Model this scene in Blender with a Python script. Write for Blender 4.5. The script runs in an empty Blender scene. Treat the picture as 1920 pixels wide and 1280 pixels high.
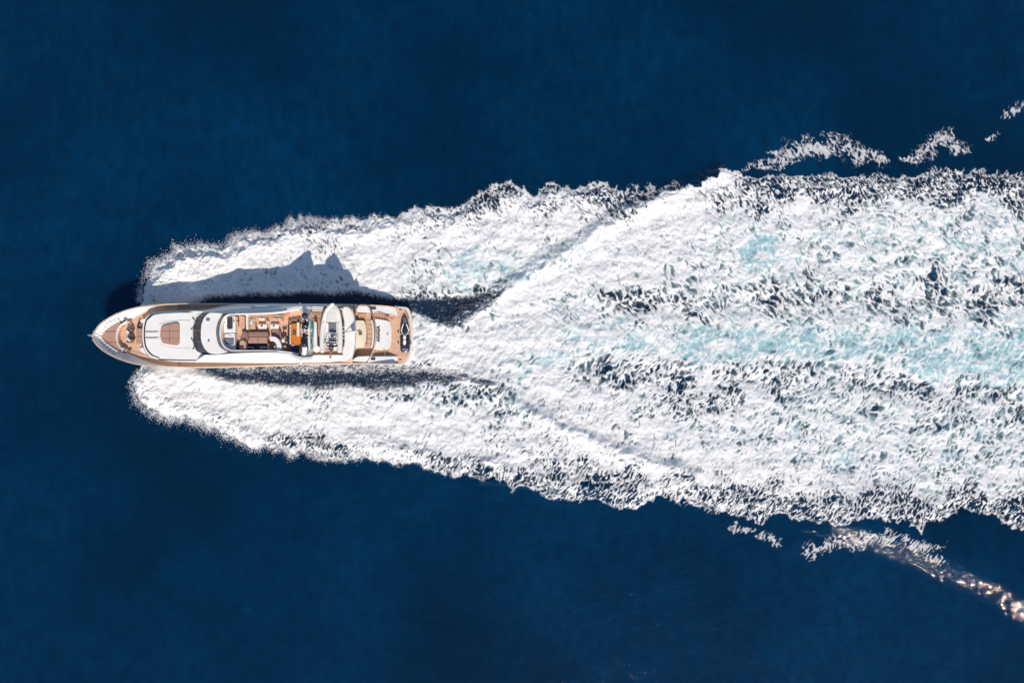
import bpy, math, random
import numpy as np
from mathutils import Vector, Matrix

random.seed(7)
SC = bpy.context.scene
COL = SC.collection
S, H = 0.06, 76.8                           # metres per photograph pixel at sea level, height of the camera

# ------------------------------------------------------------------ camera, sky, sun, exposure
cam = bpy.data.objects.new('camera', bpy.data.cameras.new('camera'))
COL.objects.link(cam)
cam.location = (0, 0, H)
cam.data.sensor_width = 36
cam.data.lens = 24
cam.data.clip_start = 1
cam.data.clip_end = 12000
SC.camera = cam

SUN = Vector((.18, -.65, .735)).normalized()
world = bpy.data.worlds.new('World'); SC.world = world; world.use_nodes = True
wn = world.node_tree
sky = wn.nodes.new('ShaderNodeTexSky'); sky.sky_type = 'NISHITA'; sky.sun_disc = False
sky.dust_density = .3; sky.ozone_density = 3.0; sky.air_density = 1.1
sky.sun_elevation = math.asin(SUN.z)
sky.sun_rotation = math.atan2(SUN.x, SUN.y)
wn.links.new(sky.outputs[0], wn.nodes['Background'].inputs['Color'])
wn.nodes['Background'].inputs['Strength'].default_value = .11
sd = bpy.data.lights.new('sun', 'SUN'); sd.energy = 3.9; sd.angle = math.radians(.53); sd.color = (1, .905, .80)
sun = bpy.data.objects.new('sun', sd); COL.objects.link(sun)
sun.rotation_euler = SUN.to_track_quat('Z', 'Y').to_euler()
sun.location = (20, -60, 80)
SC.view_settings.view_transform = 'Standard'; SC.view_settings.look = 'None'
SC.view_settings.exposure = 0.05; SC.view_settings.gamma = 1; SC.view_settings.use_curve_mapping = False
try:
    SC.cycles.max_bounces = 6; SC.cycles.sample_clamp_indirect = 6
except Exception:
    pass

# ------------------------------------------------------------------ materials
def rgb(h):
    c = [int(h[i:i + 2], 16) / 255 for i in (0, 2, 4)]
    return tuple(((x + .055) / 1.055) ** 2.4 if x > .04 else x / 12.92 for x in c) + (1,)

def mat(name, col, rough=.5, vary=.12, scale=3.0, bump=0.0, metal=0.0, spec=.5, planks=None, coat=0.0):
    m = bpy.data.materials.new(name); m.use_nodes = True
    nt = m.node_tree; b = nt.nodes['Principled BSDF']
    b.inputs['Roughness'].default_value = rough; b.inputs['Metallic'].default_value = metal
    b.inputs['Specular IOR Level'].default_value = spec; b.inputs['Coat Weight'].default_value = coat
    tc = nt.nodes.new('ShaderNodeTexCoord')
    nz = nt.nodes.new('ShaderNodeTexNoise'); nz.inputs['Scale'].default_value = scale; nz.inputs['Detail'].default_value = 5
    nt.links.new(tc.outputs['Object'], nz.inputs['Vector'])
    ramp = nt.nodes.new('ShaderNodeMapRange')
    ramp.inputs['From Min'].default_value = .3; ramp.inputs['From Max'].default_value = .7
    ramp.inputs['To Min'].default_value = 1 - vary; ramp.inputs['To Max'].default_value = 1 + vary * .4
    nt.links.new(nz.outputs[0], ramp.inputs['Value'])
    mul = nt.nodes.new('ShaderNodeVectorMath'); mul.operation = 'SCALE'
    mul.inputs[0].default_value = col[:3]
    nt.links.new(ramp.outputs[0], mul.inputs['Scale'])
    out = mul.outputs[0]
    if planks:                              # caulked teak: dark seams every `planks` metres, run fore and aft
        sp = nt.nodes.new('ShaderNodeSeparateXYZ'); nt.links.new(tc.outputs['Object'], sp.inputs[0])
        d = nt.nodes.new('ShaderNodeMath'); d.operation = 'DIVIDE'; d.inputs[1].default_value = planks
        nt.links.new(sp.outputs['Y'], d.inputs[0])
        fr = nt.nodes.new('ShaderNodeMath'); fr.operation = 'FRACT'; nt.links.new(d.outputs[0], fr.inputs[0])
        lt = nt.nodes.new('ShaderNodeMath'); lt.operation = 'LESS_THAN'; lt.inputs[1].default_value = .12
        nt.links.new(fr.outputs[0], lt.inputs[0])
        fl = nt.nodes.new('ShaderNodeMath'); fl.operation = 'FLOOR'; nt.links.new(d.outputs[0], fl.inputs[0])
        wn_ = nt.nodes.new('ShaderNodeTexWhiteNoise'); wn_.noise_dimensions = '1D'; nt.links.new(fl.outputs[0], wn_.inputs['W'])
        r2 = nt.nodes.new('ShaderNodeMapRange'); r2.inputs['To Min'].default_value = .84; r2.inputs['To Max'].default_value = 1.1
        nt.links.new(wn_.outputs['Value'], r2.inputs['Value'])
        m2 = nt.nodes.new('ShaderNodeVectorMath'); m2.operation = 'SCALE'
        nt.links.new(out, m2.inputs[0]); nt.links.new(r2.outputs[0], m2.inputs['Scale'])
        mx = nt.nodes.new('ShaderNodeMix'); mx.data_type = 'RGBA'
        nt.links.new(lt.outputs[0], mx.inputs['Factor']); nt.links.new(m2.outputs[0], mx.inputs[6])
        mx.inputs[7].default_value = (.30, .18, .12, 1)
        out = mx.outputs[2]
    nt.links.new(out, b.inputs['Base Color'])
    if bump:
        bp = nt.nodes.new('ShaderNodeBump'); bp.inputs['Strength'].default_value = bump; bp.inputs['Distance'].default_value = .02
        n2 = nt.nodes.new('ShaderNodeTexNoise'); n2.inputs['Scale'].default_value = scale * 8; n2.inputs['Detail'].default_value = 4
        nt.links.new(tc.outputs['Object'], n2.inputs['Vector'])
        nt.links.new(n2.outputs[0], bp.inputs['Height']); nt.links.new(bp.outputs[0], b.inputs['Normal'])
    return m

WHITE = mat('white_gelcoat', (.86, .825, .775), .28, .05, .8, coat=.3)
WHITE2 = mat('white_vinyl', (.76, .74, .70), .55, .07, 4, .2)
CREAM = mat('cream_laminate', (.74, .66, .52), .4, .05, 2)
TEAK = mat('teak_deck', (.76, .47, .30), .65, .14, 2.5, .15, planks=.09)
TEAK2 = mat('teak_trim', (.50, .29, .18), .55, .16, 3, .1)
RAIL = mat('varnished_pale_rail', (.74, .54, .40), .4, .12, 2)
TAUPE = mat('taupe_cushion', (.44, .255, .185), .8, .08, 4, .3)
TAUPE2 = mat('brown_cushion', (.30, .17, .13), .8, .1, 4, .3)
GLASS = mat('tinted_glass', (.030, .032, .045), .3, .2, 1.5, spec=.35)
DARK = mat('dark_fabric', (.045, .035, .04), .75, .2, 5, .3)
BLACK = mat('black_rubber', (.02, .02, .026), .45, .2, 6)
GREY = mat('grey_panel', (.17, .18, .21), .5, .12, 3)
STEEL = mat('polished_steel', (.78, .77, .76), .38, .1, 4, metal=1)
ORANGE = mat('orange_varnished_wood', (.68, .20, .022), .35, .14, 3, coat=.4)
CORAL = mat('coral_cloth', (.80, .22, .14), .85, .12, 6, .4)
TEAL = mat('turquoise_plastic', (.012, .27, .27), .4, .15, 3)
TEALP = mat('pale_teal_cloth', (.32, .52, .50), .85, .1, 6)
RIB = mat('pale_rubber_tube', (.74, .73, .67), .5, .06, 2)
GREEN = mat('olive_leaf', (.12, .14, .03), .6, .4, 8)
LETTER = mat('dark_lettering', (.02, .02, .03), .4, .05, 3)
SKINR = mat('flag_cloth', (.80, .80, .82), .8, .05, 3)
BLUE = mat('blue_cloth', (.04, .08, .35), .8, .1, 3)
NAVY = mat('navy_paint', (.018, .02, .05), .3, .15, 3, coat=.3)
RAILB = mat('muted_brown_rail', (.33, .22, .18), .45, .15, 4)
RUST = mat('bronze_fitting', (.32, .12, .07), .45, .2, 6)
TAN = mat('tan_leather', (.60, .37, .24), .6, .1, 4, .2)

# ------------------------------------------------------------------ geometry helpers
def P(px, py, z):                           # the place at height z seen at photograph pixel (px, py)
    k = S * (H - z) / H
    return Vector(((px - 960) * k, (640 - py) * k, z))

def wloc(o):
    v = Vector((0, 0, 0))
    while o:
        v += Vector(o.location); o = o.parent
    return v

def obj(name, verts, faces, m, parent=None, smooth=35, bevel=0.0, label=None):
    if parent is None:                      # a thing made of one mesh: origin at its own base
        vs = [Vector(v) for v in verts]
        base = Vector((sum(v.x for v in vs) / len(vs), sum(v.y for v in vs) / len(vs), min(v.z for v in vs)))
    else:
        base = wloc(parent)
    me = bpy.data.meshes.new(name)
    me.from_pydata([Vector(v) - base for v in verts], [], faces)
    me.validate()
    import bmesh
    bm = bmesh.new(); bm.from_mesh(me)
    bmesh.ops.remove_doubles(bm, verts=bm.verts, dist=1e-5)
    bmesh.ops.recalc_face_normals(bm, faces=bm.faces)
    bm.to_mesh(me); bm.free()
    me.materials.append(m)
    if smooth:
        me.shade_smooth(); me.set_sharp_from_angle(angle=math.radians(smooth))
    o = bpy.data.objects.new(name, me); COL.objects.link(o)
    if parent is None:
        o.location = base
    else:
        o.parent = parent
    if bevel:
        b = o.modifiers.new('bevel', 'BEVEL'); b.width = bevel; b.segments = 2; b.limit_method = 'ANGLE'; b.angle_limit = math.radians(40)
    if label: o['label'] = label
    return o

def tag(o, label, cat, group=None, kind=None):
    if label: o['label'] = label
    if cat: o['category'] = cat
    if group: o['group'] = group
    if kind: o['kind'] = kind
    return o

def thing(name, loc, label, cat, group=None):
    o = bpy.data.objects.new(name, None); o.empty_display_size = .3
    COL.objects.link(o); o.location = loc
    return tag(o, label, cat, group)

def copy_tree(o, parent=None):
    c = o.copy(); COL.objects.link(c)
    if parent is not None: c.parent = parent
    for ch in list(o.children):
        copy_tree(ch, c)
    return c

def smoothed(pts, n=6, closed=True):        # Catmull-Rom through the points
    out = []; N = len(pts)
    for i in range(N if closed else N - 1):
        p = [pts[(i + k) % N] if closed else pts[min(max(i + k, 0), N - 1)] for k in (-1, 0, 1, 2)]
        for j in range(n):
            t = j / n
            out.append(tuple(.5 * (2 * b + (c - a) * t + (2 * a - 5 * b + 4 * c - d) * t * t + (3 * b - a - 3 * c + d) * t ** 3) for a, b, c, d in zip(*p)))
    if not closed: out.append(tuple(pts[-1]))
    return out

def resample(pts, n, closed=False):
    P_ = [Vector(p) for p in pts]
    if closed: P_.append(P_[0])
    L = [0]
    for a, b in zip(P_[:-1], P_[1:]): L.append(L[-1] + (b - a).length)
    out = []; j = 0
    for i in range(n):
        t = L[-1] * i / (n if closed else n - 1)
        while j < len(L) - 2 and L[j + 1] < t: j += 1
        out.append(P_[j].lerp(P_[j + 1], (t - L[j]) / max(L[j + 1] - L[j], 1e-9)))
    return out

def prism(name, pts, zt, zb, m, parent=None, bevel=.03, label=None, smooth=35, zts=None):
    top = [P(x, y, zt) for x, y in pts]
    if zts: top = [P(x, y, z) for (x, y), z in zip(pts, zts)]
    n = len(top)
    v = top + [Vector((t.x, t.y, zb)) for t in top]
    f = [tuple(range(n)), tuple(range(2 * n - 1, n - 1, -1))] + [(i, (i + 1) % n, n + (i + 1) % n, n + i) for i in range(n)]
    return obj(name, v, f, m, parent, smooth, bevel, label)

def box(name, x0, y0, x1, y1, zt, zb, m, parent=None, bevel=.03, label=None):
    return prism(name, [(x0, y0), (x1, y0), (x1, y1), (x0, y1)], zt, zb, m, parent, bevel, label)

def rrect(x0, y0, x1, y1, r, n=4):
    out = []
    for cx, cy, a in ((x1 - r, y1 - r, 0), (x0 + r, y1 - r, 90), (x0 + r, y0 + r, 180), (x1 - r, y0 + r, 270)):
        for i in range(n + 1):
            t = math.radians(a + 90 * i / n)
            out.append((cx + r * math.cos(t), cy + r * math.sin(t)))
    return out

def disc(cx, cy, r, n=16, ry=None):
    return [(cx + r * math.cos(2 * math.pi * i / n), cy + (ry or r) * math.sin(2 * math.pi * i / n)) for i in range(n)]

def loft(name, rings, m, parent=None, closed=False, caps=False, smooth=50, bevel=0, label=None):
    n = len(rings[0]); v = [p for r in rings for p in r]; f = []
    for k in range(len(rings) - 1):
        for i in range(n if closed else n - 1):
            j = (i + 1) % n
            f.append((k * n + i, k * n + j, (k + 1) * n + j, (k + 1) * n + i))
    if caps:
        f.append(tuple(range(n))[::-1]); f.append(tuple(range((len(rings) - 1) * n, len(rings) * n)))
    return obj(name, v, f, m, parent, smooth, bevel, label)

def tube(name, pts, r, m, parent=None, n=8, closed=False, label=None, flat=1.0):
    P_ = [Vector(p) for p in pts]; rr = r if isinstance(r, (list, tuple)) else [r] * len(P_)
    rings = []; N = len(P_)
    for i, p in enumerate(P_):
        a = P_[(i - 1) % N] if closed or i else P_[0]; b = P_[(i + 1) % N] if closed or i < N - 1 else P_[-1]
        t = (b - a).normalized()
        up = Vector((0, 0, 1)) if abs(t.z) < .9 else Vector((1, 0, 0))
        s = t.cross(up).normalized(); u = s.cross(t)
        rings.append([p + (s * math.cos(2 * math.pi * k / n) + u * flat * math.sin(2 * math.pi * k / n)) * rr[i] for k in range(n)])
    if closed: rings.append(rings[0])
    return loft(name, rings, m, parent, True, not closed, 60, 0, label)

def ball(name, c, r, m, parent=None, rz=None, n=12, k=7, label=None):
    rz = rz or r; rings = []
    for i in range(k + 1):
        a = -math.pi / 2 + math.pi * i / k
        rings.append([c + Vector((r * math.cos(a) * math.cos(2 * math.pi * j / n), r * math.cos(a) * math.sin(2 * math.pi * j / n), rz * math.sin(a))) for j in range(n)])
    return loft(name, rings, m, parent, True, False, 60, 0, label)

def body(name, secs, m, parent=None, n=12, power=2.4, label=None):   # secs: (px, py, half width px, z centre, half height), run along y
    rings = []
    for x, y, w, zc, hz in secs:
        c = P(x, y, zc); ring = []
        for j in range(n):
            a = 2 * math.pi * j / n; ca, sa = math.cos(a), math.sin(a)
            ring.append(c + Vector((math.copysign(abs(ca) ** (2 / power), ca) * w * S * (H - zc) / H, 0, math.copysign(abs(sa) ** (2 / power), sa) * hz)))
        rings.append(ring)
    return loft(name, rings, m, parent, True, True, 50, 0, label)
# ------------------------------------------------------------------ the wake: foam cover, aerated water and height of the sea
def perlin(x, y, seed):
    r = np.random.RandomState(seed)
    a = r.rand(128, 128) * 2 * np.pi
    gx, gy = np.cos(a).astype(np.float32), np.sin(a).astype(np.float32)
    xi, yi = np.floor(x), np.floor(y)
    fx, fy = (x - xi).astype(np.float32), (y - yi).astype(np.float32)
    xi, yi = xi.astype(np.int32) & 127, yi.astype(np.int32) & 127
    x1, y1 = (xi + 1) & 127, (yi + 1) & 127
    u = fx * fx * fx * (fx * (fx * 6 - 15) + 10)
    v = fy * fy * fy * (fy * (fy * 6 - 15) + 10)
    n00 = gx[yi, xi] * fx + gy[yi, xi] * fy
    n10 = gx[yi, x1] * (fx - 1) + gy[yi, x1] * fy
    n01 = gx[y1, xi] * fx + gy[y1, xi] * (fy - 1)
    n11 = gx[y1, x1] * (fx - 1) + gy[y1, x1] * (fy - 1)
    a0 = n00 + u * (n10 - n00)
    a1 = n01 + u * (n11 - n01)
    return (a0 + v * (a1 - a0)) * 1.5

def fbm(x, y, seed, octaves=3, gain=.5):
    s = 0; a = 1; t = 0
    for i in range(octaves):
        s = s + a * perlin(x * 2.03 ** i + i * 17.3, y * 2.03 ** i + i * 9.1, seed + i)
        t += a; a *= gain
    return s / t

def ridged(x, y, seed, octaves=3, gain=.55):
    s = 0; a = 1; t = 0
    for i in range(octaves):
        n = 1 - np.abs(perlin(x * 1.93 ** i + i * 13.7, y * 1.93 ** i + i * 5.9, seed + i)) * 1.6
        s = s + a * n * np.abs(n)
        t += a; a *= gain
    return s / t

def cells(x, y, seed):                     # distance to the nearest cell wall: 0 on the wall, about 1 mid-cell
    r = np.random.RandomState(seed)
    jx, jy = r.rand(128, 128).astype(np.float32), r.rand(128, 128).astype(np.float32)
    xi, yi = np.floor(x).astype(np.int32), np.floor(y).astype(np.int32)
    f1 = np.full(x.shape, 9, np.float32); f2 = f1.copy()
    for dy in (-1, 0, 1):
        for dx in (-1, 0, 1):
            cx, cy = xi + dx, yi + dy
            px = cx + jx[cy & 127, cx & 127] - x; py = cy + jy[cy & 127, cx & 127] - y
            d = np.sqrt(px * px + py * py).astype(np.float32)
            f2 = np.minimum(f2, np.maximum(f1, d)); f1 = np.minimum(f1, d)
    return f2 - f1

def sstep(a, b, x):
    t = np.clip((x - a) / (b - a), 0, 1)
    return t * t * (3 - 2 * t)

GW, GH, GS = 610, 360, 4.0                  # coarse control lattice, one node per 0.24 m of sea
_gx, _gy = np.meshgrid(np.arange(GW) * GS - 40, np.arange(GH) * GS - 40)

def lattice(f, u, v):
    x = np.clip((u + 40) / GS, 0, GW - 1.001); y = np.clip((v + 40) / GS, 0, GH - 1.001)
    xi, yi = x.astype(np.int32), y.astype(np.int32)
    fx, fy = x - xi, y - yi
    return (f[yi, xi] * (1 - fx) + f[yi, xi + 1] * fx) * (1 - fy) + (f[yi + 1, xi] * (1 - fx) + f[yi + 1, xi + 1] * fx) * fy

def sdf(poly):                              # signed distance on the lattice, positive inside
    P = np.array(poly, float); Q = np.roll(P, -1, 0)
    d = np.full(_gx.shape, 1e9); ins = np.zeros(_gx.shape, bool)
    for (ax, ay), (bx, by) in zip(P, Q):
        ex, ey = bx - ax, by - ay
        wx, wy = _gx - ax, _gy - ay
        t = np.clip((wx * ex + wy * ey) / (ex * ex + ey * ey + 1e-9), 0, 1)
        d = np.minimum(d, (wx - ex * t) ** 2 + (wy - ey * t) ** 2)
        if ay != by:
            c = (ay > _gy) != (by > _gy)
            ins ^= c & (_gx < ex * (_gy - ay) / (by - ay) + ax)
    d = np.sqrt(d)
    return np.where(ins, d, -d)

def line_dist(pts):                         # distance to an open polyline, and distance signed by side
    d = np.full(_gx.shape, 1e9); sg = np.zeros(_gx.shape)
    for (ax, ay), (bx, by) in zip(pts[:-1], pts[1:]):
        ex, ey = bx - ax, by - ay
        wx, wy = _gx - ax, _gy - ay
        t = np.clip((wx * ex + wy * ey) / (ex * ex + ey * ey), 0, 1)
        q = np.sqrt((wx - ex * t) ** 2 + (wy - ey * t) ** 2)
        c = ex * wy - ey * wx
        sg = np.where(q < d, np.sign(c), sg); d = np.minimum(d, q)
    return d, d * sg

OUTER = [(262,566),(268,545),(274,522),(286,498),(312,486),(336,463),(360,462),(384,466),(410,458),(440,447),(470,437),(505,432),(538,414),(570,408),(612,412),(640,410),
 (700,406),(750,400),(785,390),(815,384),(842,392),(868,382),(900,364),(925,351),(960,343),(985,352),(993,368),(1012,356),(1032,341),(1052,346),(1090,350),(1105,341),(1130,338),(1158,350),
 (1178,366),(1200,372),(1225,366),(1262,356),(1300,350),(1340,325),(1362,319),(1395,320),(1425,335),(1450,322),(1500,332),(1540,322),(1600,330),(1660,322),(1700,330),(1750,312),(1800,320),(1850,318),(1960,330),(2180,300),(2390,290),
 (2390,1030),(2180,1010),(1960,1000),(1900,990),(1860,965),(1800,955),(1750,975),(1720,995),(1690,975),(1620,968),(1560,985),(1500,975),(1455,962),(1432,985),(1380,972),(1340,955),(1290,940),(1240,930),(1205,950),(1180,956),(1150,953),
 (1110,940),(1080,940),(1045,938),(1010,922),(985,912),(960,920),(940,900),(915,896),(898,902),(880,890),(850,893),(800,880),(740,870),(680,858),(640,862),(610,864),(570,852),(545,856),(520,845),(495,840),(468,846),
 (445,826),(420,812),(395,806),(370,793),(330,786),(297,782),(275,765),(258,748),(245,722),(248,705),(262,688)]
TROUGH_N = [(300,575),(360,572),(400,557),(436,556),(470,552),(520,553),(560,549),(600,550),(640,549),(690,551),(730,558),(775,558),(815,560),(850,558),(880,556),(915,550),(948,538),(925,566),(893,588),(862,608),(825,606),(800,594),(775,580),(740,590),(600,600),(400,600)]
TROUGH_S = [(340,680),(372,694),(395,700),(430,713),(480,716),(520,724),(560,722),(600,725),(660,722),(700,728),(760,722),(800,712),(840,718),(870,708),(905,722),(928,717),(905,706),(880,700),(850,690),(810,688),(770,686),(740,680),(600,660),(400,660)]
HULL = [(176,630),(210,595),(250,578),(330,571),(430,569),(560,569),(700,573),(770,580),(772,630),(768,680),(700,684),(540,686),(400,690),(310,688),(250,680),(205,662)]
# drifting foam outside the main sheet: centre line and half width
PATCHES = [([(1395,316),(1415,311),(1438,313)],5),([(1458,306),(1485,288),(1520,280),(1560,275),(1592,274),(1608,288)],14),([(1608,292),(1640,296),(1660,300)],8),([(1732,286),(1755,268),(1785,266),(1802,280)],11),
 ([(1690,300),(1722,304)],3.5),([(1882,214),(1900,205),(1922,194)],6),([(1145,375),(1175,362),(1210,355),(1262,348)],5),([(1200,362),(1255,357)],5),([(1852,261),(1870,253)],3),
 ([(1372,987),(1400,993),(1430,1003),(1462,1018)],4),([(1522,1034),(1545,1020),(1580,1020),(1620,1006),(1665,1010),(1700,1020),(1750,1024)],9),([(1660,990),(1700,1010),(1760,1050)],6),
 ([(1250,925),(1300,935),(1345,958)],7)]
# x, y, whiteness, turquoise, fineness (0 large cells, 1 fine lace)
CP = np.array([
(290,530,1,0,.8),(350,500,1,0,.8),(450,480,1.02,0,.8),(560,465,1,0,.8),(450,452,.85,0,1),(580,425,.5,0,1),(640,425,.75,0,1),(700,480,1,0,.7),(760,430,.9,0,.8),(850,450,.97,0,.7),(830,395,.6,0,1),(900,375,.5,0,1),(950,358,.5,0,1),(975,400,.9,0,.8),
(950,430,.97,0,.6),(1030,358,.5,0,1),(1050,375,.8,0,1),(1060,420,.95,0,.7),(1070,470,.85,.4,.5),(1100,395,.8,0,.9),(1120,350,.4,0,1),(1155,360,.5,0,1),(1165,380,.35,0,1),(1110,440,.88,.1,.7),(1190,368,.3,0,1),
(880,500,.85,.9,.3),(940,510,.82,.7,.3),(980,525,.8,.6,.3),(870,530,.8,.9,.3),(930,535,.6,.4,.3),(800,535,.75,.3,.6),(800,555,.5,0,.8),(850,553,.45,0,.7),(900,552,.45,.2,.5),(720,525,.97,.3,.7),(600,530,.95,0,.8),(500,535,.95,0,.8),(380,550,1,0,.8),(640,540,.8,0,.8),
(260,720,1,0,.8),(310,740,1.05,0,.8),(400,740,1.05,.1,.7),(500,780,1,0,.8),(450,720,1,.1,.7),(560,735,.95,.2,.7),(650,745,.9,.2,.6),(640,800,1,0,.8),(700,780,1.02,.1,.7),(760,810,.98,0,.8),(850,830,.96,0,.8),(540,842,.7,0,1),(620,852,.5,0,1),
(440,800,.9,0,1),(680,845,.75,0,1),(760,855,.8,0,1),(830,875,.55,0,1),(900,888,.4,0,1),(960,903,.35,0,1),(940,870,.85,0,1),(1000,905,.55,0,1),(1060,925,.45,0,1),(1100,915,.1,0,1),(1135,925,.1,0,1),(1165,940,.5,0,1),(1140,895,.45,0,1),(1060,880,.55,0,1),(1000,865,.8,0,1),(1200,900,.5,0,1),(1215,935,.55,0,1),
(700,735,.65,.1,.6),(780,733,.55,.2,.5),(850,742,.5,.3,.4),(900,742,.45,.2,.4),(960,770,.65,.3,.4),(930,765,.6,.2,.4),(600,730,.75,.2,.8),(500,730,.95,.2,.7),(800,770,.93,.2,.5),(880,790,.97,.1,.6),(980,820,.93,.1,.8),(1040,840,.9,0,.9),
(800,625,.93,.3,.3),(850,645,1.05,.2,.3),(900,665,1.05,.2,.3),(960,635,.98,.3,.4),(1000,600,.97,.2,.4),(950,568,1,.1,.4),(1050,530,1,.2,.4),(1100,500,1,.2,.4),(1160,480,.96,.3,.4),(1200,430,1,.1,.6),(1300,385,1,0,.7),(1350,340,.97,0,.9),(1240,390,1.03,0,.7),(1120,450,1.02,0,.5),(980,540,1.02,0,.5),
(830,598,.7,.3,.6),(872,590,.8,0,.5),(800,690,.8,0,.9),(860,685,.95,0,.8),
(1040,575,.8,.4,.4),(1080,560,.7,.3,.4),(1150,572,.5,.15,.4),(1210,568,.4,.1,.4),(1280,572,.5,.2,.4),(1350,562,.5,.3,.4),(1450,560,.4,.2,.4),(1550,555,.45,.3,.4),(1650,560,.48,.3,.4),(1750,558,.4,.3,.35),(1850,560,.4,.3,.35),(1930,560,.45,.3,.35),
(1230,530,.82,.2,.4),(1330,525,.75,.3,.4),(1250,450,.92,.2,.4),(1350,430,.86,.4,.4),(1420,480,.7,1,.2),(1350,490,.85,.3,.4),(1500,400,.95,.2,.6),(1550,450,.8,.5,.4),(1650,420,.82,.5,.4),(1750,440,.75,.6,.35),(1850,450,.66,.6,.35),(1850,510,.52,.5,.35),(1600,500,.72,.5,.35),(1700,510,.65,.5,.35),(1480,500,.8,.4,.4),(1910,480,.58,.6,.35),(1540,520,.68,.4,.35),
(1400,355,.55,0,1),(1350,375,.6,0,1),(1450,355,.4,0,1),(1500,358,.45,0,1),(1550,362,.5,0,1),(1600,350,.5,0,1),(1700,352,.5,0,.9),(1760,335,.3,0,1),(1800,345,.35,0,1),(1860,345,.3,0,1),(1920,355,.35,0,1),(1700,395,.85,.3,.6),(1850,395,.72,.4,.5),(1450,335,.25,0,1),(1540,335,.3,0,1),(1650,335,.3,0,1),
(1000,640,1,.4,.3),(1100,630,.9,.7,.25),(1200,640,.88,.8,.25),(1300,645,.75,1,.15),(1400,640,.78,1,.15),(1500,650,.74,1,.12),(1600,650,.66,1,.1),(1700,650,.6,1,.1),(1800,645,.58,1,.1),(1920,650,.58,1,.1),(1750,690,.72,1,.15),(1880,690,.66,1,.15),(1150,600,.8,.6,.4),(1100,600,.85,.4,.4),(1250,602,.85,.3,.5),(1400,600,.88,.4,.5),(1600,600,.82,.4,.4),(1750,595,.72,.4,.4),(1900,600,.7,.6,.35),
(970,680,.8,.6,.2),(1030,672,.8,.7,.2),(1090,688,.55,.3,.3),(1130,705,.4,.15,.3),(1165,722,.38,.1,.3),(1210,700,.5,.05,.4),(1235,715,.6,.1,.5),(1260,712,.5,.1,.4),(1350,720,.7,.1,.5),(1430,708,.5,.2,.5),(1500,700,.5,.3,.4),(1600,708,.6,.3,.4),(1660,722,.48,.3,.4),(1720,735,.45,.2,.4),(1800,742,.55,.2,.4),(1900,752,.5,.3,.4),
(1220,768,.6,.1,.5),(1265,750,.5,.1,.5),(1340,768,.5,.1,.5),(1350,800,.85,.3,.5),(1180,740,.9,.3,.4),(1030,720,.98,.1,.6),(1080,745,.95,.1,.7),(1100,820,1,0,.6),(1200,840,.97,.1,.6),(1300,860,.97,.1,.7),(1400,880,.98,0,.7),(1500,905,.93,0,.7),(1600,902,.9,.1,.6),(1750,905,.85,.3,.5),(1880,905,.85,.3,.5),
(1150,770,.93,.1,.6),(1250,800,.88,.3,.5),(1400,800,.78,.4,.5),(1420,830,.66,.3,.5),(1500,800,.7,.5,.4),(1600,800,.7,.5,.35),(1750,820,.6,.5,.35),(1850,800,.6,.5,.35),(1580,860,.66,.6,.35),(1760,870,.62,.5,.35),(1450,850,.85,.2,.5),(1560,760,.7,.4,.45),(1680,770,.72,.4,.4),(1900,850,.68,.4,.35),(1650,840,.8,.4,.4),(1340,850,.85,.2,.6),
(1260,905,.6,0,1),(1310,915,.45,0,1),(1380,925,.4,0,1),(1400,955,.25,0,1),(1450,935,.45,0,1),(1500,960,.3,0,1),(1550,950,.4,0,1),(1620,935,.5,0,1),(1700,955,.35,0,1),(1700,985,.25,0,1),(1800,945,.4,0,1),(1900,945,.45,0,1),(1900,975,.3,0,1),(1150,870,.85,0,.9),(1230,885,.97,0,.8),(1330,890,.9,0,.9)
], float)
CP[:, 2] = np.where(CP[:, 2] > .5, CP[:, 2], CP[:, 2] * .9 + .02)

def control():
    w = np.zeros(_gx.shape); acc = np.zeros((3,) + _gx.shape)
    for x, y, d, t, g in CP:
        r2 = ((_gx - x) * .8) ** 2 + (_gy - y) ** 2
        k = 1 / (r2 + 60) ** 1.9
        w += k
        acc[0] += k * d; acc[1] += k * t; acc[2] += k * g
    return acc / w

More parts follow.
